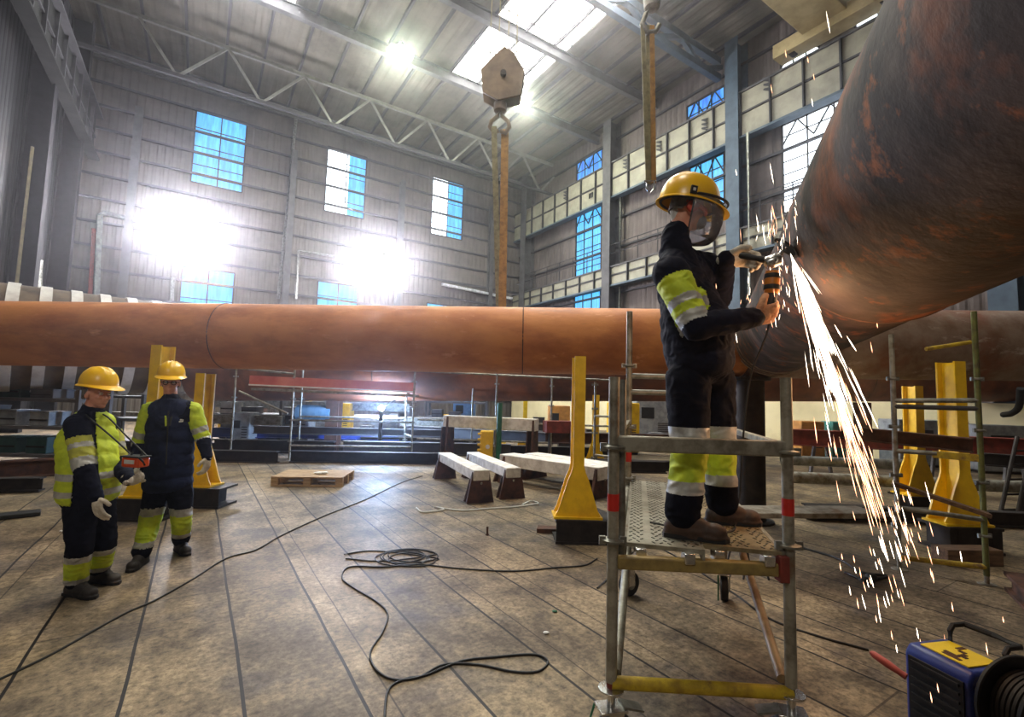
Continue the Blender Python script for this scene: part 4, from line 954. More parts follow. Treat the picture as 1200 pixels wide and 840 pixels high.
    for k in 'LR':
        an, toe = g('an' + k), V(J['toe' + k]).normalized(); z0 = opt.get('z0', 0); a0 = V((an.x, an.y, z0))
        s2 = V((toe.y, -toe.x, 0)); R2 = mrot(s2, toe, V((0, 0, 1)))
        mb = MB(); mb.cap(a0 + V((0, 0, .12)), a0 + V((0, 0, .07)) , .056, .052); mb.cap(a0 - toe * .045 + V((0, 0, .05)), a0 + toe * .12 + V((0, 0, .045)), .048, .042)
        mb.ell(a0 + toe * .15 + V((0, 0, .048)), (.05, .062, .042), R2); mb.cap(a0 + V((0, 0, .1)), a0 + toe * .12 + V((0, 0, .055)), .05, .036)
        mb.ell(a0 + toe * .14 + V((0, 0, .022)), (.052, .085, .02), R2); mb.ell(a0 - toe * .05 + V((0, 0, .022)), (.04, .05, .02), R2); mb.box(a0 + toe * .04 + V((0, 0, .016)), (.075, .22, .028), rot=R2)
        bt = blob('boot', mb, opt['boot'], root, .007, 3)
        pr = MB(); ol = [(-.036, -.09), (-.04, -.04), (-.036, .06), (-.048, .14), (-.036, .2), (0, .222), (.036, .2), (.048, .14), (.036, .06), (.04, -.04), (.036, -.09), (0, -.1)]
        pr.prism(ol, a0 + V((0, 0, .001)), s2, toe, V((0, 0, .022))); pr.build('sole', blk, bt)
    for k in 'LR':
        wr = g('wr' + k); d, n, s_, kw = opt['hand' + k]
        mb = MB(); hand(mb, wr, d, n, s_, pad=1.25, **kw); dd = V(d).normalized(); fa = (wr - g('el' + k)).normalized(); mb.cap(wr - fa * .03, wr + fa * .01, .045, .034)
        blob('glove', mb, opt['glove' + k], root, .0042, 2, amp=.0012, nscale=50)
    hh, ho = helmet(root, hc, opt.get('helmf', hf), opt.get('helmu', hu), helm, opt.get('hsc', 1.05), opt.get('off', .078))
    return root, dict(hc=hc, hf=hf, hu=hu, hs=hs, helmet=hh, ho=ho, ts=ts, tf=tf, tu=tu, chest=chest, pel=pel, jacket=jk, neck=neck, body=body)

# ---- the grinder on the platform
DK = .955
def P(x, y, Y): return at(x, y, Y)
a1x = P(800, 600, 2.52); a2x = P(846, 600, 2.82)
J = dict(ground=(1.08, 2.68, DK), head=P(806, 246, 2.70), hf=(.90, .05, -.30), hu=(.30, 0, .95),
         neck=P(792, 295, 2.70), chest=P(802, 342, 2.70), pelvis=P(817, 425, 2.70), tf=(.85, -.35, 0),
         shR=P(786, 321, 2.54), elR=P(816, 382, 2.42), wrR=P(884, 372, 2.44),
         shL=P(826, 314, 2.86), elL=P(842, 348, 2.92), wrL=P(851, 304, 2.66),
         hipR=P(806, 446, 2.62), knR=P(808, 530, 2.56), anR=V((a1x.x, a1x.y, DK + .1)),
         hipL=P(836, 446, 2.78), knL=P(842, 525, 2.80), anL=V((a2x.x, a2x.y, DK + .1)), toeR=(.93, -.35, 0), toeL=(.95, -.1, 0))
for k in ('chest',): J[k] = J[k]
NV, YE, GR = 0, 1, 2
def jl1(part, t, p, fz, sx):
    if part == 'u': return NV if t < .14 else (YE if t < .52 else (GR if t < .66 else (YE if t < .80 else (GR if t < .98 else NV))))
    return NV
gr_c = P(905, 300, 2.50)
opt = dict(jacket=jl1, jmats=[navy, hiv, refl], vox=.008, z0=DK, bands={'R': [(.225, .29, 2), (.29, .49, 1), (.49, .56, 2)], 'L': [(.225, .285, 2), (.285, .49, 1), (.49, .56, 2)]},
           boot=bootm, gloveR=gloveo, gloveL=glovem, wide=1.32, belly=.07, sleeve=1.16, hsc=1.27, legs=1.1, collar=.10,
           handR=((.90, .1, .25), (.35, .75, .5), (-.1, -.5, .9), dict(curl=(.75, .9, .6), spread=.05, thumb=.7, sc=1.25)),
           handL=((.9, -.15, .05), (.1, -.7, -.65), (.3, -.6, .6), dict(curl=(.7, .9, .6), spread=.05, thumb=.6, sc=1.25)))
opt['helmu'] = (.17, -.06, 1); opt['helmf'] = (.95, .10, -.16); opt['off'] = .035
w1, K = person('person in yellow helmet and clear visor grinding the brace pipe, standing on the scaffold tower', J, opt)
hc, hf, hu, hs = K['hc'], K['hf'], K['hu'], K['hs']
# visor: curved clear sheet held by a dark rim on the helmet
hs, hf, hu = basis(opt['helmf'], opt['helmu']); vo = hc + hu * .045; vv = []; vf = []; n_ = 28
for j, (z, rr) in enumerate(((.0, 1.0), (-.05, 1.02), (-.10, 1.02), (-.15, .98), (-.19, .90), (-.215, .78))):
    for i in range(n_ + 1):
        ph = math.radians(-18 + 216 * i / n_); zz = z + .0
        vv.append(vo + hs * (.146 * math.cos(ph) * rr) + hf * ((.185 * max(math.sin(ph), -.3)) * rr + .02) + hu * zz)
for j in range(5): vf += [(j * (n_ + 1) + i, j * (n_ + 1) + i + 1, (j + 1) * (n_ + 1) + i + 1, (j + 1) * (n_ + 1) + i) for i in range(n_)]
vis = MB().add(vv, vf).build('visor', visorm, K['helmet'])
sol = vis.modifiers.new('thickness', 'SOLIDIFY'); sol.thickness = .002
rim = [vo + hs * (.146 * math.cos(t)) + hf * (.20 * max(math.sin(t), -.2) + .02) + hu * (.004 + .012 * math.sin(t)) for t in [math.radians(-18 + 216 * i / 30) for i in range(31)]]
MB().path(rim, .0075, 8).build('visor_rim', blk, K['helmet'])
for k in (-1, 1):
    q = vo + hs * k * .142 - hf * .045 + hu * .015; b0 = MB(); b0.box(q, (.014, .036, .045), rot=mrot(hs, hf, hu)); pv = b0.build('visor_pivot', blk, K['helmet'], bevel=.003)
    b1 = MB(); b1.box(q + hs * k * .008, (.003, .015, .016), rot=mrot(hs, hf, hu)); b1.build('pivot_mark', white, pv)
    MB().lathe([(.02, 0), (.032, .005), (.032, .022), (.02, .028)], hc + hs * k * .072 - hf * .012 - hu * .008, hs * k, 18).build('ear_protector', mat('red_orange_ear_cup', (206, 74, 40), (170, 60, 34), .5), K['helmet'])
hs, hf, hu = K['hs'], K['hf'], K['hu']
# goggles and dust mask
gg = MB(); gg.path([hc + hs * (.078 * math.cos(t)) + hf * (.10 * math.sin(t)) + hu * .008 for t in [math.radians(-25 + 230 * i / 20) for i in range(21)]], .014, 8); gg.build('goggles', mat('orange_goggle_frame', (226, 92, 44), (200, 74, 36), .4), K['body'])
MB().ell(hc - hu * .045 + hf * .085, (.046, .042, .042), mrot(hs, hf, hu)).build('dust_mask', grey, K['body'])
MB().cap(hc - hu * .02 - hf * .07, hc - hu * .075 - hf * .045, .034, .03).build('neck_cloth', mat('pale_neck_cloth', (210, 208, 204), (150, 148, 150), .8), K['body'])

# ---- worker with the hi-vis vest and remote control (left)
def G(x, y, Y): return at(x, y, Y)
g1_, g2_ = flo(95, 698), flo(122, 682)
Y1 = 3.86
J = dict(ground=((g1_.x + g2_.x) / 2, (g1_.y + g2_.y) / 2, 0), head=G(114, 462, Y1), hf=(.97, -.22, -.05), hu=(0.02, 0, 1),
         neck=G(107, 486, Y1), chest=G(104, 520, Y1), pelvis=G(103, 580, Y1), tf=(.80, -.60, 0),
         shR=G(92, 498, Y1 - .1), elR=G(98, 545, Y1 - .16), wrR=G(113, 583, Y1 - .2),
         shL=G(125, 498, Y1 + .12), elL=G(139, 545, Y1 + .1), wrL=G(151, 562, Y1 - .08),
         hipR=G(95, 592, Y1 - .06), knR=G(93, 642, Y1 - .08), anR=V((g1_.x - .05, g1_.y, .1)),
         hipL=G(116, 590, Y1 + .08), knL=G(122, 636, Y1 + .1), anL=V((g2_.x - .05, g2_.y, .1)), toeR=(.95, -.25, 0), toeL=(.93, -.2, 0))
def jl2(part, t, p, fz, sx):
    if part == 'u': return NV if t < .2 else (3 if t < .5 else (GR if t < .62 else (3 if t < .84 else GR)))
    if part == 'f' and t < .08: return GR
    return NV
opt = dict(jacket=jl2, jmats=[navy, hiv, refl, hivd], vox=.010, bands={k: [(.10, .145, 2), (.145, .29, 1), (.29, .345, 2)] for k in 'LR'}, boot=soot, gloveR=glovem, gloveL=glovem,
           wide=1.06, belly=.07, collar=.025, sleeve=1.08, handR=((.35, -.15, -.95), (.2, .9, -.1), (.9, -.1, .3), dict(curl=(.3, .4, .3))), handL=((.8, -.25, -.1), (0, -.3, .9), (.2, -.9, .2), dict(curl=(.6, .7, .5))))
w2, K2 = person('person in yellow helmet and open yellow vest holding an orange remote control, far left', J, opt)
# the open vest
def vest(K, J, W_, bel, fn, mats, length, grow=.014, open_=True, name='vest'):
    tu, tf, ts = K['tu'], K['tf'], K['ts']; chest, pel, neck = K['chest'], K['pel'], K['neck']; TR = mrot(ts, tf, tu)
    mb = MB(); g = grow
    mb.ell(chest, (.175 * W_ + g, .125 + g, .19 + g), TR, 24, 16); mb.cap(V(J['shL']) * .75 + V(J['shR']) * .25, V(J['shR']) * .75 + V(J['shL']) * .25, .088 + g, .088 + g, 18, 6)
    mb.cap(neck - tu * .04, chest, .10 + g * .6, .15); [mb.ell(chest.lerp(pel, q_) + tf * bel * (.4 * math.sin(q_ * 3)), ((.174 - .006 * math.sin(q_ * 3.1)) * W_ + g, .126 + bel * math.sin(q_ * 2.6) + g, .16), TR, 24, 16) for q_ in (.2, .4, .6, .8)]
    mb.ell(pel + tu * length + tf * bel * .2, (.172 * W_ + g, .138 + bel * .6 + g, .13), TR, 24, 16)
    me_o = blob(name, mb, mats, K['jacket'].parent, .010, 4, fn, .004, 12, 5)
    if open_:                                       # cut the front open and the hem and neck clean
        me = me_o.data; bm = bmesh.new(); bm.from_mesh(me); inv = PW[me_o.name]
        dl = []
        for f in bm.faces:
            p = inv @ f.calc_center_median(); x = (p - chest).dot(ts); y = (p - chest).dot(tf); z = (p - pel).dot(tu)
            if (y > .02 and open_ is True and -.012 < x + .0 and x < .12 and z < 9) or z < length - .07 or (p - neck).dot(tu) > .02: dl.append(f)
        bmesh.ops.delete(bm, geom=dl, context='FACES'); bm.to_mesh(me); bm.free()
        s = me_o.modifiers.new('cloth', 'SOLIDIFY'); s.thickness = .006; s.offset = 1
    return me_o
def vf2(p):
    z = (p - K2['pel']).dot(K2['tu'])
    x = (p - K2['chest']).dot(K2['ts'])
    return 1 if (.02 < z < .065 or .15 < z < .195) else 0
vest(K2, J, 1.06, .07, vf2, [hiv, refl], .03)
# remote control hanging from its strap
rc = G(159, 541, 3.72)
root = E('remote_control', rc - V((0, 0, .05)), 'orange crane remote control held by the worker in the yellow vest', 'remote control', None, -.2); M = PW[root.name]; R3 = M.to_3x3()
rb = MB().box(M @ V((0, 0, .05)), (.155, .10, .075), rot=R3).build('housing', orange, root, bevel=.012)
mb = MB(); mb.box(M @ V((0, 0, .092)), (.17, .11, .012), rot=R3); mb.build('top_plate', blk, rb, bevel=.003)
for k in (-.045, .045): MB().tube(M @ V((k, 0, .095)), M @ V((k, .01, .125)), .008, n=10).build('joystick', blk, rb)
mb = MB(); mb.box(M @ V((0, -.052, .055)), (.09, .004, .03), rot=R3); mb.build('label_plate', white, rb)
for k in (-1, 1): MB().path([M @ V((k * .085, .0, .03)), M @ V((k * .1, -.03, .06)), M @ V((k * .085, -.05, .09))], .007).build('side_guard', blk, rb)
MB().path(catmull([M @ V((-.07, .03, .09)), (M @ V((-.07, .03, .09))).lerp(K2['neck'] + K2['tf'] * .11 + K2['ts'] * .05, .5) + K2['tf'] * .03, K2['neck'] + K2['tf'] * .105 + K2['ts'] * .05, K2['neck'] - K2['tf'] * .06, K2['neck'] + K2['tf'] * .105 - K2['ts'] * .06, (M @ V((.07, .03, .09))).lerp(K2['neck'] + K2['tf'] * .11 - K2['ts'] * .05, .5) + K2['tf'] * .03, M @ V((.07, .03, .09))], 6), .006, 6).build('neck_strap', blk, root)

# ---- worker in the quilted body warmer
Y2 = 4.76
g1_, g2_ = flo(160, 664), flo(207, 648)
J = dict(ground=((g1_.x + g2_.x) / 2, (g1_.y + g2_.y) / 2, 0), head=G(200, 449, Y2), hf=(.50, -.86, -.06), hu=(0, 0, 1),
         neck=G(200, 470, Y2), chest=G(201, 500, Y2), pelvis=G(197, 565, Y2), tf=(.42, -.90, 0),
         shR=G(176, 481, Y2 - .02), elR=G(163, 520, Y2 + .02), wrR=G(162, 549, Y2 - .16),
         shL=G(226, 481, Y2 + .03), elL=G(238, 514, Y2 + .04), wrL=G(243, 536, Y2 - .04),
         hipR=G(184, 575, Y2 - .02), knR=G(174, 618, Y2 - .07), anR=V((g1_.x, g1_.y + .05, .1)),
         hipL=G(211, 573, Y2 + .02), knL=G(213, 612, Y2 - .0), anL=V((g2_.x, g2_.y + .05, .1)), toeR=(.25, -.95, 0), toeL=(.75, -.6, 0))
def jl3(part, t, p, fz, sx):
    if part == 'u': return (YE if t < .62 else (GR if t < .8 else (YE if t < .97 else GR)))
    if part == 'f' and t < .1: return GR
    return NV
opt = dict(jacket=jl3, jmats=[navy, hiv, refl], vox=.010, bands={'R': [(.16, .21, 2), (.21, .43, 1), (.43, .50, 2)], 'L': [(.17, .22, 2), (.22, .42, 1), (.42, .49, 2)]}, boot=soot, gloveR=glovem, gloveL=glovem,
           wide=1.08, belly=.03, collar=.015, handR=((.3, -.5, -.8), (.9, -.1, -.1), (.2, -.9, .3), dict(curl=(.5, .6, .4))), handL=((.1, -.2, -1), (-.9, .1, 0), (.2, -.9, 0), dict(curl=(.4, .6, .4))))
w3, K3 = person('person in yellow helmet, spectacles and dark blue body warmer, hands hanging down', J, opt)
def vf3(p): return 0
vs3 = vest(K3, J, 1.08, .03, vf3, [navyv], .0, .018, 2, 'body_warmer')
cf = lambda x, z, d: K3['chest'] + K3['ts'] * x + K3['tu'] * z + K3['tf'] * d
MB().beam(cf(0, -.34, .20), cf(0, .16, .155), .012, .006, K3['tf']).build('zip', blk, vs3)
lg = MB(); lg.box(cf(-.10, .055, .150), (.03, .006, .012), rot=mrot(K3['ts'], K3['tf'], K3['tu'])); lg.box(cf(-.10, .072, .146), (.016, .006, .014), rot=mrot(K3['ts'], K3['tf'], K3['tu'])); lg.box(cf(-.115, .064, .144), (.008, .006, .022), rot=mrot(K3['ts'], K3['tf'], K3['tu']))
lg.build('chest_badge', white, vs3)
MB().path([K3['hc'] + K3['hs'] * x + K3['hf'] * (.1 - abs(x) * .4) + K3['hu'] * .012 for x in (-.075, -.05, -.02, 0, .02, .05, .075)], .004, 6).build('spectacles', blk, K3['body'])
for k in (-1, 1): MB().torus(K3['hc'] + K3['hs'] * k * .033 + K3['hf'] * .095 + K3['hu'] * .01, K3['hf'], .02, .003, 18, 6).build('spectacle_rim', blk, K3['body'])
for k in (-.03, .035): MB().beam(cf(k, .19, .09), cf(k * .4, .02, .165), .018, .005, K3['tf']).build('lanyard', blk if k < 0 else hiv, vs3)

# ================================================================== ANGLE GRINDER
R_ = K
gb_, gt_ = P(903, 362, 2.46), P(906, 306, 2.47)
root = E('angle_grinder', gt_, 'orange and black angle grinder pressed against the rim of the brace pipe', 'angle grinder')
u_ = (gt_ - gb_).normalized()
MB().lathe([(.022, -.03), (.026, 0), (.028, .08), (.024, .09)], gb_, u_, 20).build('rear_grip', blk, root)
MB().lathe([(.030, 0), (.037, .01), (.038, .10), (.033, .12)], gb_ + u_ * .08, u_, 24).build('motor_housing', mat('orange_yellow_tool_plastic', (226, 138, 36), (200, 116, 28), .45), root)
mb = MB(); mb.lathe([(.0385, 0), (.0395, .005), (.0395, .02), (.0385, .025)], gb_ + u_ * .10, u_, 24); mb.lathe([(.0385, 0), (.0395, .005), (.0395, .02), (.0385, .025)], gb_ + u_ * .16, u_, 24); mb.build('cooling_band', blk, root)
ax = V((.80, -.25, .35)).normalized(); gh = gt_ + V((0, 0, .0))
MB().lathe([(.030, -.04), (.036, -.02), (.036, .02), (.026, .04), (.012, .045)], gh, ax, 22).build('gear_head', chrome, root, bevel=.002)
dc = P(921, 291, 2.50)
MB().tube(gh, dc, .012).build('spindle', chrome, root)
dax = V((.35, -.75, .55)).normalized()
dk_ = MB().lathe([(.012, -.004), (.058, -.003), (.06, 0), (.058, .003), (.012, .004)], dc, dax, 40).build('grinding_disc', blk, root)
d3, a3, b3 = frame(dax); gv = []
mb = MB(); mb.path([dc + a3 * .066 * math.cos(t) + b3 * .066 * math.sin(t) for t in [math.radians(60 + 180 * i / 20) for i in range(21)]], .010, 8); mb.build('disc_guard', dsteel, root)
sh_ = P(872, 300, 2.54)
MB().lathe([(.012, 0), (.018, .01), (.018, .03), (.014, .05), (.018, .09), (.016, .13), (.010, .14)], gh - ax * .0 + (sh_ - gh).normalized() * .03, sh_ - gh, 16).build('side_handle', blk, root)
simple('cable', 'black power cable of the grinder hanging down to the scaffold deck', 'cable', MB().path(catmull([gb_ - u_ * .02, P(898, 392, 2.5), P(880, 440, 2.7), P(872, 500, 2.95), P(868, 560, 3.0), P(866, 585, 3.0) * 1, V((1.36, 2.95, DK + .02)), V((1.2, 2.62, DK + .015)), V((1.0, 2.6, DK + .015)), V((.8, 2.75, DK + .015))], 8), .006, 6), blk)

# ================================================================== SPARKS
spk = emis('white_hot_spark', (255, 236, 214), 9, 'NONE'); spo = emis('orange_spark', (255, 190, 146), 5, 'NONE')
def streak(mb, a, b, r):
    d, x, y = frame(b - a); mid = a.lerp(b, .6)
    vs = [a] + [mid + x * (r * math.cos(t)) + y * (r * math.sin(t)) for t in (0, 2.094, 4.189)] + [b]
    mb.add(vs, [(0, 1, 2), (0, 2, 3), (0, 3, 1), (4, 2, 1), (4, 3, 2), (4, 1, 3)])
s0 = P(926, 296, 2.46); tgt = P(1036, 640, 2.95); tgt2 = P(975, 455, 2.6)
mw_, mo_ = MB(), MB()
def fall(v, t): return s0 + v * t + V((0, 0, -4.9)) * t * t
vm = (tgt - s0) / .24 + V((0, 0, 4.9)) * .24
for i in range(620):
    k = rnd.random(); sp = .02 if k < .55 else (.045 if k < .88 else .10)
    v = (vm + V((rnd.gauss(0, sp), rnd.gauss(0, sp * .8), rnd.gauss(0, sp * .7))) * vm.length) * rnd.uniform(.75, 1.12)
    t = rnd.random() ** 1.8 * .20; dt = rnd.uniform(.012, .035)
    if i < 120: t = rnd.random() * .05; dt = .04
    a, b = fall(v, t), fall(v, t + dt)
    if b.z < .02: continue
    streak(mw_ if t < .13 and rnd.random() < .85 else mo_, a, b, rnd.uniform(.0012, .0032) * (1.5 if i < 160 else 1))
for i in range(46):                                   # strays around the wheel, upward and outward
    d = V((rnd.gauss(-.05, .5), rnd.gauss(0, .4), rnd.uniform(.1, 1.3))).normalized() * rnd.uniform(.03, .36)
    a = s0 + V((rnd.gauss(-.03, .03), rnd.gauss(0, .03), rnd.gauss(.01, .03))) + d * .6; streak(mo_ if i % 2 else mw_, a, a + V((rnd.gauss(0, .01), 0, rnd.uniform(.02, .09))), .0010)
for i in range(46):
    d = V((rnd.gauss(-.25, .4), rnd.gauss(0, .3), rnd.uniform(-1.2, -.2))).normalized() * rnd.uniform(.05, .42)
    a = s0 + d; streak(mo_ if i % 2 else mw_, a, a + V((rnd.gauss(0, .012), 0, -rnd.uniform(.02, .06))), .0015)
for px, py, L in ((886, 250, 22), (905, 240, 18), (893, 262, 26), (902, 190, 26), (903, 98, 12), (862, 198, 8), (951, 115, 10), (953, 86, 8), (968, 12, 28), (920, 58, 10), (946, 66, 8), (984, 659, 10), (1000, 650, 10), (1007, 664, 14), (995, 686, 12), (1004, 700, 14), (1027, 695, 18), (1029, 710, 20), (1026, 720, 10), (1044, 738, 12), (1074, 735, 14), (1078, 748, 10), (1106, 742, 30), (1116, 775, 16), (1155, 752, 16), (1170, 820, 20), (1090, 810, 14), (1098, 800, 12), (1131, 828, 10), (1118, 790, 10), (1175, 722, 8), (1060, 608, 24), (1066, 626, 10), (1098, 640, 10), (1125, 645, 14), (1090, 665, 12), (1115, 705, 12), (1092, 668, 16), (986, 648, 8), (1050, 755, 10), (968, 450, 14), (862, 390, 12), (1020, 400, 14), (1027, 375, 10)):
    Y = rnd.uniform(2.3, 2.75); a, b = P(px, py, Y), P(px + L * .18, py + L, Y)
    streak(mo_ if rnd.random() < .5 else mw_, a, b, .0028 if py > 600 else .002)
# sparks glancing down onto the floor
for i in range(60):
    px = rnd.gauss(1046, 20); py = rnd.uniform(560, 700); L = rnd.uniform(8, 26); streak(mw_ if i % 2 else mo_, P(px, py, 2.8), P(px + L * .28, py + L, 2.8), .0024)
tag(mw_.build('sparks', spk, None, smooth=False), 'white-hot shower of grinding sparks pouring down from the grinder', 'sparks', kind='stuff')
tag(mo_.build('sparks', spo, None, smooth=False), 'orange stray sparks scattered around the shower and over the floor', 'sparks', kind='stuff')

# ================================================================== FAR CLUTTER ON THE HALL FLOOR
def X(px, Y): return at(px, 470, Y).x
LY = []
def rack(px0, px1, Y, h, label, m=steelg, shelves=3):
    x0, x1 = X(px0, Y), X(px1, Y); LY.append((x0, x1, Y + .35, .4)); r_ = E('storage_rack', ((x0 + x1) / 2, Y, 0), label, 'rack')
    n = max(2, int((x1 - x0) / 1.6) + 1)
    for i in range(n):
        x = x0 + (x1 - x0) * i / (n - 1)
        for k in (0, .7): MB().beam((x, Y + k, 0), (x, Y + k, h), .07, .07).build('upright', m, r_, smooth=False)
    for j in range(shelves): z = h * (j + .6) / shelves; MB().box(((x0 + x1) / 2, Y + .35, z), (x1 - x0, .7, .06)).build('shelf', m, r_, smooth=False)
    return x0, x1, [h * (j + .6) / shelves + .03 for j in range(shelves)]
def crate(x, Y, z, w, d, h, m, name, label, group=None):
    r_ = E(name, (x, Y, z), label, name.replace('_', ' '), group)
    MB().box((x, Y, z + h / 2), (w, d, h)).build('case', m, r_, bevel=.01); mb = MB()
    mb.box((x, Y - d / 2 - .01, z + h * .45), (w * .9, .02, h * .12))
    mb.build('strap', dsteel, r_, smooth=False); MB().box((x, Y, z + h + .01), (w * 1.03, d * 1.03, .03)).build('lid', m, r_, smooth=False)
    return r_
red_ = mat('bright_red_paint', (196, 36, 34), (160, 30, 28), .5); teal = mat('teal_paint', (40, 120, 110), (30, 90, 84), .5)
pal = [grey, mat('dull_blue_box', (48, 62, 104), (36, 48, 84), .6), mat('dull_red_box', (140, 44, 38), (110, 36, 32), .6), yel, white, mat('dull_teal_box', (44, 80, 76), (34, 64, 60), .6), orange, steelg]
pal += [dsteel, rust]
pn = ['grey', 'blue', 'red', 'yellow', 'white', 'teal', 'orange', 'dark grey', 'black', 'brown']
where = {0: 'on the long rack at the far left', 1: 'on the rack behind the workers', 2: 'on the rack behind the scaffold deck', 3: 'on the rack right of the welding flash'}
racks = [(-60, 92, 9.0, 1.55, 'grey storage rack full of parts at the far left edge'), (118, 168, 11.5, 1.6, 'storage rack between the two standing workers'), (250, 330, 14.0, 1.7, 'storage rack behind the left end of the red toe board'), (500, 570, 17, 1.6, 'storage rack far behind the raised white beam')]
for ri, (p0, p1, Y, h, lab) in enumerate(racks):
    x0, x1, zs = rack(p0, p1, Y, h, lab, steelg, 3); q = x0 + .3; sn = ['lower', 'middle', 'top']
    i = 0; tot = int((x1 - x0 - .4) / .62)
    for j, z in enumerate(zs):
        for c in range(tot):
            k = rnd.choice([0, 0, 1, 2, 3, 4, 5, 7, 7]); w = rnd.uniform(.25, .5); hh = rnd.uniform(.12, .34)
            pos = 'leftmost' if c == 0 else ('rightmost' if c == tot - 1 else ['second', 'third', 'fourth', 'fifth', 'sixth', 'seventh'][min(5, c - 1)] + ' from the left')
            crate(x0 + .35 + c * .62, Y + .35, z, w, .45, hh, pal[k], 'parts_box', '%s box %s, %s shelf, %s' % (pn[k], where[ri], sn[j], pos.replace(' from the left', '')), 'parts boxes on the far racks')
# long section beams and pipes lying on the floor further back
def lying(px0, px1, Y0, Y1, z, r, m, label, name='pipe_length', ib=False, group='long sections lying on the far floor'):
    a, b = V((X(px0, Y0), Y0, z)), V((X(px1, Y1), Y1, z)); mb = MB(); LY.append((a.x, b.x, (Y0 + Y1) / 2, r))
    mb.ibeam(a, b, r * 1.6, r * 2, .02) if ib else mb.hollow(a, b, r, r * .85, 20)
    return simple(name, label, 'beam' if ib else 'pipe', mb, m, group, smooth=not ib)
lying(-40, 90, 8.0, 9.0, .16, .15, rust, 'low rusty beam on the floor behind the vest worker at the far left', 'steel_beam', True)
lying(-40, 60, 7.2, 7.5, .12, .1, dsteel, 'dark beam lying at the far left, in front of the long rack', 'steel_beam', True)
lying(262, 420, 15.0, 15.5, .30, .2, mat('dull_blue', (44, 58, 104), (32, 42, 80), .5), 'dull blue painted pipe lying far behind the red toe board')
lying(300, 480, 18, 19, .5, .3, grey, 'pale pipe lying behind the blue pipe in the distance')
lying(350, 390, 13.2, 13.2, 1.05, .22, mat('pale_blue_cylinder', (120, 160, 190), (90, 130, 160), .4), 'pale blue cylinder lying at waist height behind the scaffold post')
lying(380, 520, 16, 17, .15, .14, steelg, 'grey section beam behind the dark post', 'steel_beam', True)
lying(425, 560, 14, 14.5, .2, .18, dsteel, 'dark section beam under the welding flash', 'steel_beam', True)
lying(480, 640, 14.5, 13.2, .55, .15, steelg, 'grey section beam below the raised white beam', 'steel_beam', True)
lying(640, 800, 12.6, 12.8, .62, .14, rust, 'brown section beam right of the tall yellow stand', 'steel_beam', True)
lying(925, 1210, 10.5, 9.2, .95, .17, redp, 'red-brown section beam crossing behind the right scaffold', 'steel_beam', True)
lying(915, 1060, 9.0, 8.8, .62, .09, galv, 'pale tube lying low behind the spark shower')
lying(920, 1220, 8.4, 8.0, .40, .10, galvd, 'grey tube lying lowest behind the spark shower')
lying(940, 1240, 7.1, 6.9, .12, .10, dsteel, 'dark beam on the floor behind the spark shower', 'steel_beam', True)
lying(1150, 1260, 7.9, 7.3, .85, .1, dsteel, 'dark beam by the inclined ladders at the right edge', 'steel_beam', True)
for i, (px, Y, h, lab) in enumerate(((960, 11.5, .5, 'left'), (1100, 11.0, .5, 'middle'), (1185, 10.6, .5, 'right'))):
    r_ = E('trestle', (X(px, Y), Y, 0), 'low steel trestle under the far sections on the right, the %s one' % lab, 'trestle')
    for k in (-.25, .25): MB().beam((X(px, Y) + k, Y, 0), (X(px, Y) + k * .5, Y, .8), .06, .06).build('leg', steelg, r_, smooth=False)
    MB().beam((X(px, Y) - .3, Y, .8), (X(px, Y) + .3, Y, .8), .1, .06).build('crosshead', steelg, r_, smooth=False)
for i_, (p0, p1, Ya, Yb, z_, r_, m_, lb) in enumerate(((236, 330, 11.0, 11.1, .13, .13, dsteel, 'dark beam on the floor left of the pallet, nearest of those behind'), (345, 520, 11.3, 11.6, .13, .13, dsteel, 'dark beam lying on the floor at the foot of the toe board scaffold'), (405, 600, 12.0, 12.3, .3, .15, steelg, 'grey beam low behind the railing, right of the dark post'), (255, 395, 11.9, 12.1, .28, .14, dsteel, 'dark beam stacked behind the pallet, second of those behind'), (615, 780, 11.0, 11.2, .13, .13, dsteel, 'dark beam on the floor right of the tall nearest stand'), (238, 372, 12.6, 13.0, .12, .12, dsteel, 'dark beam on the floor just behind the pallet'), (236, 470, 13.6, 14.2, .42, .13, blue, 'long blue beam behind the pallet, raised off the floor'), (400, 560, 13.0, 13.4, .12, .12, dsteel, 'dark beam on the floor behind the railing, left part'), (470, 600, 15.6, 15.9, .75, .15, galvd, 'pale beam in the middle distance over the dark ones'), (540, 720, 13.7, 13.9, .14, .13, dsteel, 'dark beam on the floor behind the raised white beam'), (600, 800, 14.6, 14.8, .5, .14, steelg, 'grey beam behind the tall nearest stand'), (690, 880, 11.6, 11.5, .12, .11, dsteel, 'dark beam on the floor behind the scaffold tower'), (60, 250, 12.2, 12.4, .12, .12, rust, 'rusty beam on the floor behind the two workers'), (120, 330, 13.4, 13.6, .8, .13, galvd, 'pale beam at waist height behind the body warmer worker'), (240, 480, 16.6, 17.2, 1.15, .14, galv, 'bright tube high in the background left of the flash'), (300, 520, 12.5, 12.9, .62, .1, steelg, 'grey beam crossing behind the dark post, knee high'))):
    lying(p0, p1, Ya, Yb, z_, r_, m_, lb, 'steel_beam', True)
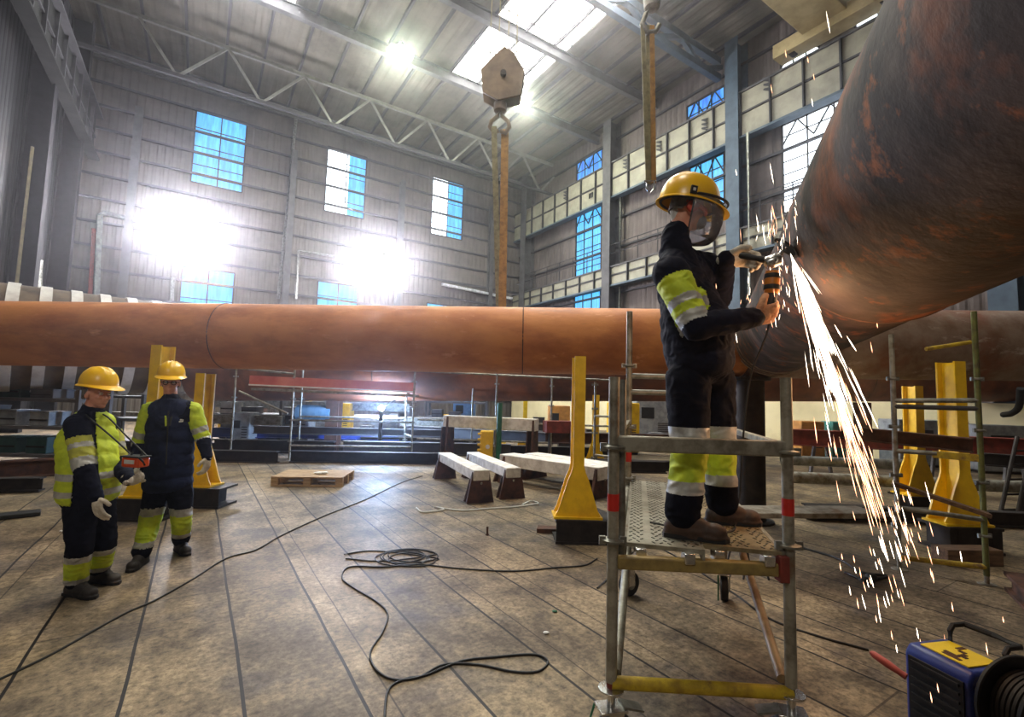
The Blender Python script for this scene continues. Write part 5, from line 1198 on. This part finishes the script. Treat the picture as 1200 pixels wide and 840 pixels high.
# machines
ochre = mat('ochre_machine_paint', (196, 138, 62), (160, 108, 50), .5)
def machine(px, Y, w, d, h, m, label):
    x = X(px, Y); LY.append((x - w / 2, x + w / 2, Y, d / 2)); r_ = E('machine_cabinet', (x, Y, 0), label, 'machine')
    MB().box((x, Y, h / 2 + .06), (w, d, h)).build('housing', m, r_, bevel=.03); MB().box((x, Y, .04), (w * .9, d * .9, .08)).build('plinth', dsteel, r_)
    mb = MB()
    for k in range(5): mb.box((x + w * .22, Y - d / 2 - .008, h * .35 + k * .07), (w * .3, .016, .025))
    mb.build('vent_slats', dsteel, r_, smooth=False); MB().box((x - w * .2, Y - d / 2 - .012, h * .72), (w * .34, .024, h * .22)).build('control_panel', blk, r_, bevel=.004)
machine(290, 13.6, .5, .5, .95, grey, 'pale machine cabinet left of the scaffold post')
machine(352, 14.5, .8, .5, 1.1, grey, 'grey machine cabinet behind the scaffold post')
machine(405, 17.0, .5, .5, 1.2, yel, 'yellow machine cabinet far back right of the scaffold post')
machine(478, 18.5, .6, .6, 1.1, steelg, 'dark grey machine cabinet right of the welding flash')
machine(545, 20, .9, .7, 1.5, mat('pale_blue_machine', (80, 120, 170), (60, 90, 130), .5), 'pale blue machine cabinet behind the yellow ribbed unit')
machine(655, 18.5, .8, .7, 1.3, ochre, 'orange machine cabinet in the distance left of the tall stand')
machine(730, 15, .9, .6, 1.5, yel, 'yellow machine cabinet behind the scaffold tower, left')
machine(765, 17, 1.3, .6, 1.7, grey, 'grey machine cabinet behind the scaffold tower, right')
machine(945, 14.8, .7, .6, 1.1, ochre, 'orange machine cabinet just right of the tower leg')
machine(990, 15, 1.2, .6, 1.1, teal, 'teal machine cabinet behind the spark shower')
machine(1080, 14, 2.0, .8, 1.25, grey, 'long grey machine with a row of knobs behind the far yellow stand')
machine(1172, 13, 1.9, .8, 1.2, grey, 'long grey machine at the right edge with a bent hose')
simple('bent_hose', 'thick black hose curving up at the right edge under the pipe', 'hose', MB().path(catmull([at(1176, 486, 12.0), at(1186, 484, 11.6), at(1194, 476, 11.4), at(1196, 455, 11.2)], 8), .07, 10), blk)
# pale partition the machines stand against, on the right
lowm = mat('pale_yellow_board_wall', (226, 214, 170), (206, 194, 150), .7, 0, .8)
mb = MB(); mb.beam(W(18.3, 3.0, .92), W(18.3, 28.0, .92), .08, 1.84); simple('partition_wall', 'pale yellow low partition along the foot of the right wall', 'partition', mb, lowm, smooth=False)
cl = random.Random(5)
spots = ['by the pallet', 'left of the dark post', 'under the toe board', 'below the flash', 'behind the white beams', 'by the green post', 'left of the tall stand', 'right of the tall stand', 'behind the tower', 'right of the tower']
n_ = 0
for i in range(40):
    px = 245 + i * 15.5 + cl.uniform(-4, 4); Y = cl.uniform(13.2, 19); k = cl.choice([0, 8, 3, 9, 7, 7, 2, 8, 7, 1]); w = cl.uniform(.22, .5); h = cl.uniform(.3, .9)
    for _t in range(60):
        xx = X(px, Y)
        if all(Y2_ is None or not (x0_ - w < xx < x1_ + w and abs(Y - Y2_) < r2_ + .55) for x0_, x1_, Y2_, r2_ in LY): break
        Y = cl.uniform(12.4, 21)
    LY.append((X(px, Y) - w / 2, X(px, Y) + w / 2, Y, .2))
    sp = spots[min(9, i // 4)]; q = ['first', 'second', 'third', 'fourth'][i % 4]
    crate(X(px, Y), Y, 0, w, .4, h, pal[k], 'equipment_box', '%s %s box far back %s, %s of four' % ('tall' if h > .6 else 'low', pn[k], sp, q), 'equipment boxes in the far background')
# yellow ribbed unit
x = X(572, 11.2); root = E('ribbed_unit', (x, 11.2, 0), 'yellow ribbed upright unit behind the close pair of white beams', 'yellow unit')
MB().box((x, 11.2, .48), (.30, .3, .74)).build('housing', yel, root, bevel=.02)
for k in range(6): MB().box((x - .16, 11.06, .18 + k * .12), (.09, .06, .05)).build('rib', yel, root, bevel=.01)
MB().tube((x + .03, 11.04, .5), (x + .03, 11.02, .5), .05, n=16).build('gauge', white, root)
MB().box((x, 11.2, .06), (.24, .26, .11)).build('base', dsteel, root)
simple('wooden_box', 'brown wooden box end under the right end of the raised white beam', 'box', MB().box((1.15, 11.0, 1.0), (.75, .35, .26), .2), redp, smooth=False)
root = E('box_stand', (1.15, 11.0, 0), 'thin steel stand carrying the brown box beside the raised white beam', 'stand')
for k in (-.25, .25):
    for q in (-.1, .1): MB().tube((1.15 + k, 11.0 + q, 0), (1.15 + k, 11.0 + q, .87), .02, n=8).build('leg', steelg, root)
# welding flash far back
wf = at(447, 478, 12.45)
root = E('welding_torch', wf, 'blue-white welding flash glowing far back under the red toe board', 'welding torch')
MB().ell(wf, (.07, .07, .07)).build('arc_flash', emis('welding_arc', (170, 205, 255), 4000), root)
MB().tube(wf + V((.05, 0, .03)), wf + V((.35, 0, .22)), .02, n=8).build('torch_handle', blk, root)
MB().tube(wf - V((0, 0, .08)), V((wf.x, wf.y, 0)), .05, n=10).build('work_stand', dsteel, root); MB().tube(V((wf.x, wf.y, 0)), V((wf.x, wf.y, .03)), .3, n=20).build('stand_foot', dsteel, root)

# ================================================================== LIGHT
def point(name, loc, power, col, r=.2):
    l = bpy.data.lights.new(name, 'POINT'); l.energy = power; l.color = col; l.shadow_soft_size = r
    o = bpy.data.objects.new(name, l); COL.objects.link(o); o.location = loc; return o
def area(name, loc, power, col, size, direction):
    l = bpy.data.lights.new(name, 'AREA'); l.energy = power; l.color = col; l.size = size; l.shape = 'DISK'
    o = bpy.data.objects.new(name, l); COL.objects.link(o); o.location = loc
    o.rotation_euler = V(direction).to_track_quat('-Z', 'Y').to_euler(); return o
# floodlights on the back wall, extra heads added to fill out their glare
fle = emis('floodlight_glow', (250, 247, 255), 340); hbe = emis('bay_lamp_glow', (246, 255, 226), 380)
def floodlight(px, py, label):
    c = pxb(px, py, Bk - .9); d = (V((0, 0, 2.2)) + V((1.2, 4.5, 0)) - c).normalized()
    root = E('floodlight', c, label, 'floodlight', None)
    dd, s, u = frame(d)
    mb = MB(); mb.beam(pxb(px, py, Bk - .1), c - dd * .3, .12, .12); mb.build('bracket', dsteel, root)
    for i in (-1, 0, 1):
        for j in (-1, 1):
            q = c + s * i * .85 + u * j * .5
            h = MB().lathe([(.16, -.35), (.2, -.2), (.4, .02), (.42, .06)], q, dd, 20).build('lamp_head', dsteel, root)
            MB().lathe([(.385, .061), (.385, .075)], q, dd, 20).build('lens', fle, h)
    mb = MB(); mb.beam(c - s * 1.25 - dd * .3, c + s * 1.25 - dd * .3, .1, .1); mb.build('crossbar', dsteel, root)
    return area('floodlight_beam', c + d * .2, 800 * LK, (.97, .96, 1), 2.0, d)
LK = .12
floodlight(218, 275, 'blazing white glare-wide floodlight on the back wall, left one below the blue window')
floodlight(440, 313, 'blazing white glare-wide floodlight on the back wall, right one below the middle window')
def baylamp(a, b, z, label, power=600):
    root = E('high_bay_lamp', W(a, b, z), label, 'lamp')
    MB().tube(W(a, b, z + .3), W(a, b, CEIL - .1), .02, n=6).build('suspension_rod', dsteel, root)
    MB().lathe([(.14, .5), (.2, .34), (.56, .03), (.6, 0), (.58, 0), (.54, .03)], W(a, b, z), n=24).build('reflector', grey, root)
    MB().ell(W(a, b, z + .02), (.5, .5, .2)).build('bulb', hbe, root)
    area('bay_lamp_beam', W(a, b, z - .2), power * LK, (1, .97, .84), .8, (0, 0, -1))
baylamp(6.6, 20.1, 16.9, 'glowing high-bay lamp under the roof at the upper left of centre')
baylamp(13.0, 19.9, 16.9, 'glowing high-bay lamp under the roof behind the hook block')
for a, b in ((1.2, 7), (1.8, 2.5), (7.5, 8)):
    area('unseen_hall_lamp', W(a, b, 12.0), 3000 * LK, (1, .9, .74), 1.2, (0, 0, -1))  # unseen overhead lamps added as main light for the foreground
area('unseen_hall_lamp', V((-2.5, -6.0, 7.5)), 2600 * LK, (1, .93, .82), 1.2, V((-.1, 1, -.62)))  # unseen lamp added behind the camera to light faces and posts from the front
for a0, a1, b0, b1 in sk:
    l = area('rooflight', W((a0 + a1) / 2, (b0 + b1) / 2, CEIL - .1), 5000 * LK, (.93, .97, 1), 4, (0, 0, -1)); l.data.shape = 'RECTANGLE'; l.data.size = a1 - a0; l.data.size_y = b1 - b0; l.rotation_euler = (0, 0, YAW)
scn.world = bpy.data.worlds.new('world'); scn.world.use_nodes = True
scn.world.node_tree.nodes['Background'].inputs[0].default_value = (.5, .6, .8, 1); scn.world.node_tree.nodes['Background'].inputs[1].default_value = .3
# thin haze through the whole hall, also standing in for lamp glare
HZ = .003
wv = scn.world.node_tree; vs = wv.nodes.new('ShaderNodeVolumeScatter'); vs.inputs['Density'].default_value = HZ; vs.inputs['Anisotropy'].default_value = .9; vs.inputs['Color'].default_value = (.95, .94, 1, 1)
wv.links.new(vs.outputs[0], wv.nodes['World Output'].inputs['Volume'])
point('grinding_flare', P(948, 360, 2.5), 7, (1, .5, .2), .12); point('grinding_flare', P(990, 450, 2.65), 16, (1, .48, .18), .2)
vw = scn.view_settings; vw.view_transform = 'Standard'; vw.look = 'None'; vw.gamma = 1; vw.exposure = -.1; vw.use_curve_mapping = False
scn.cycles.use_denoising = True; scn.cycles.max_bounces = 6; scn.cycles.diffuse_bounces = 3; scn.cycles.volume_bounces = 0; scn.cycles.transparent_max_bounces = 12
scn.cycles.sample_clamp_indirect = 6
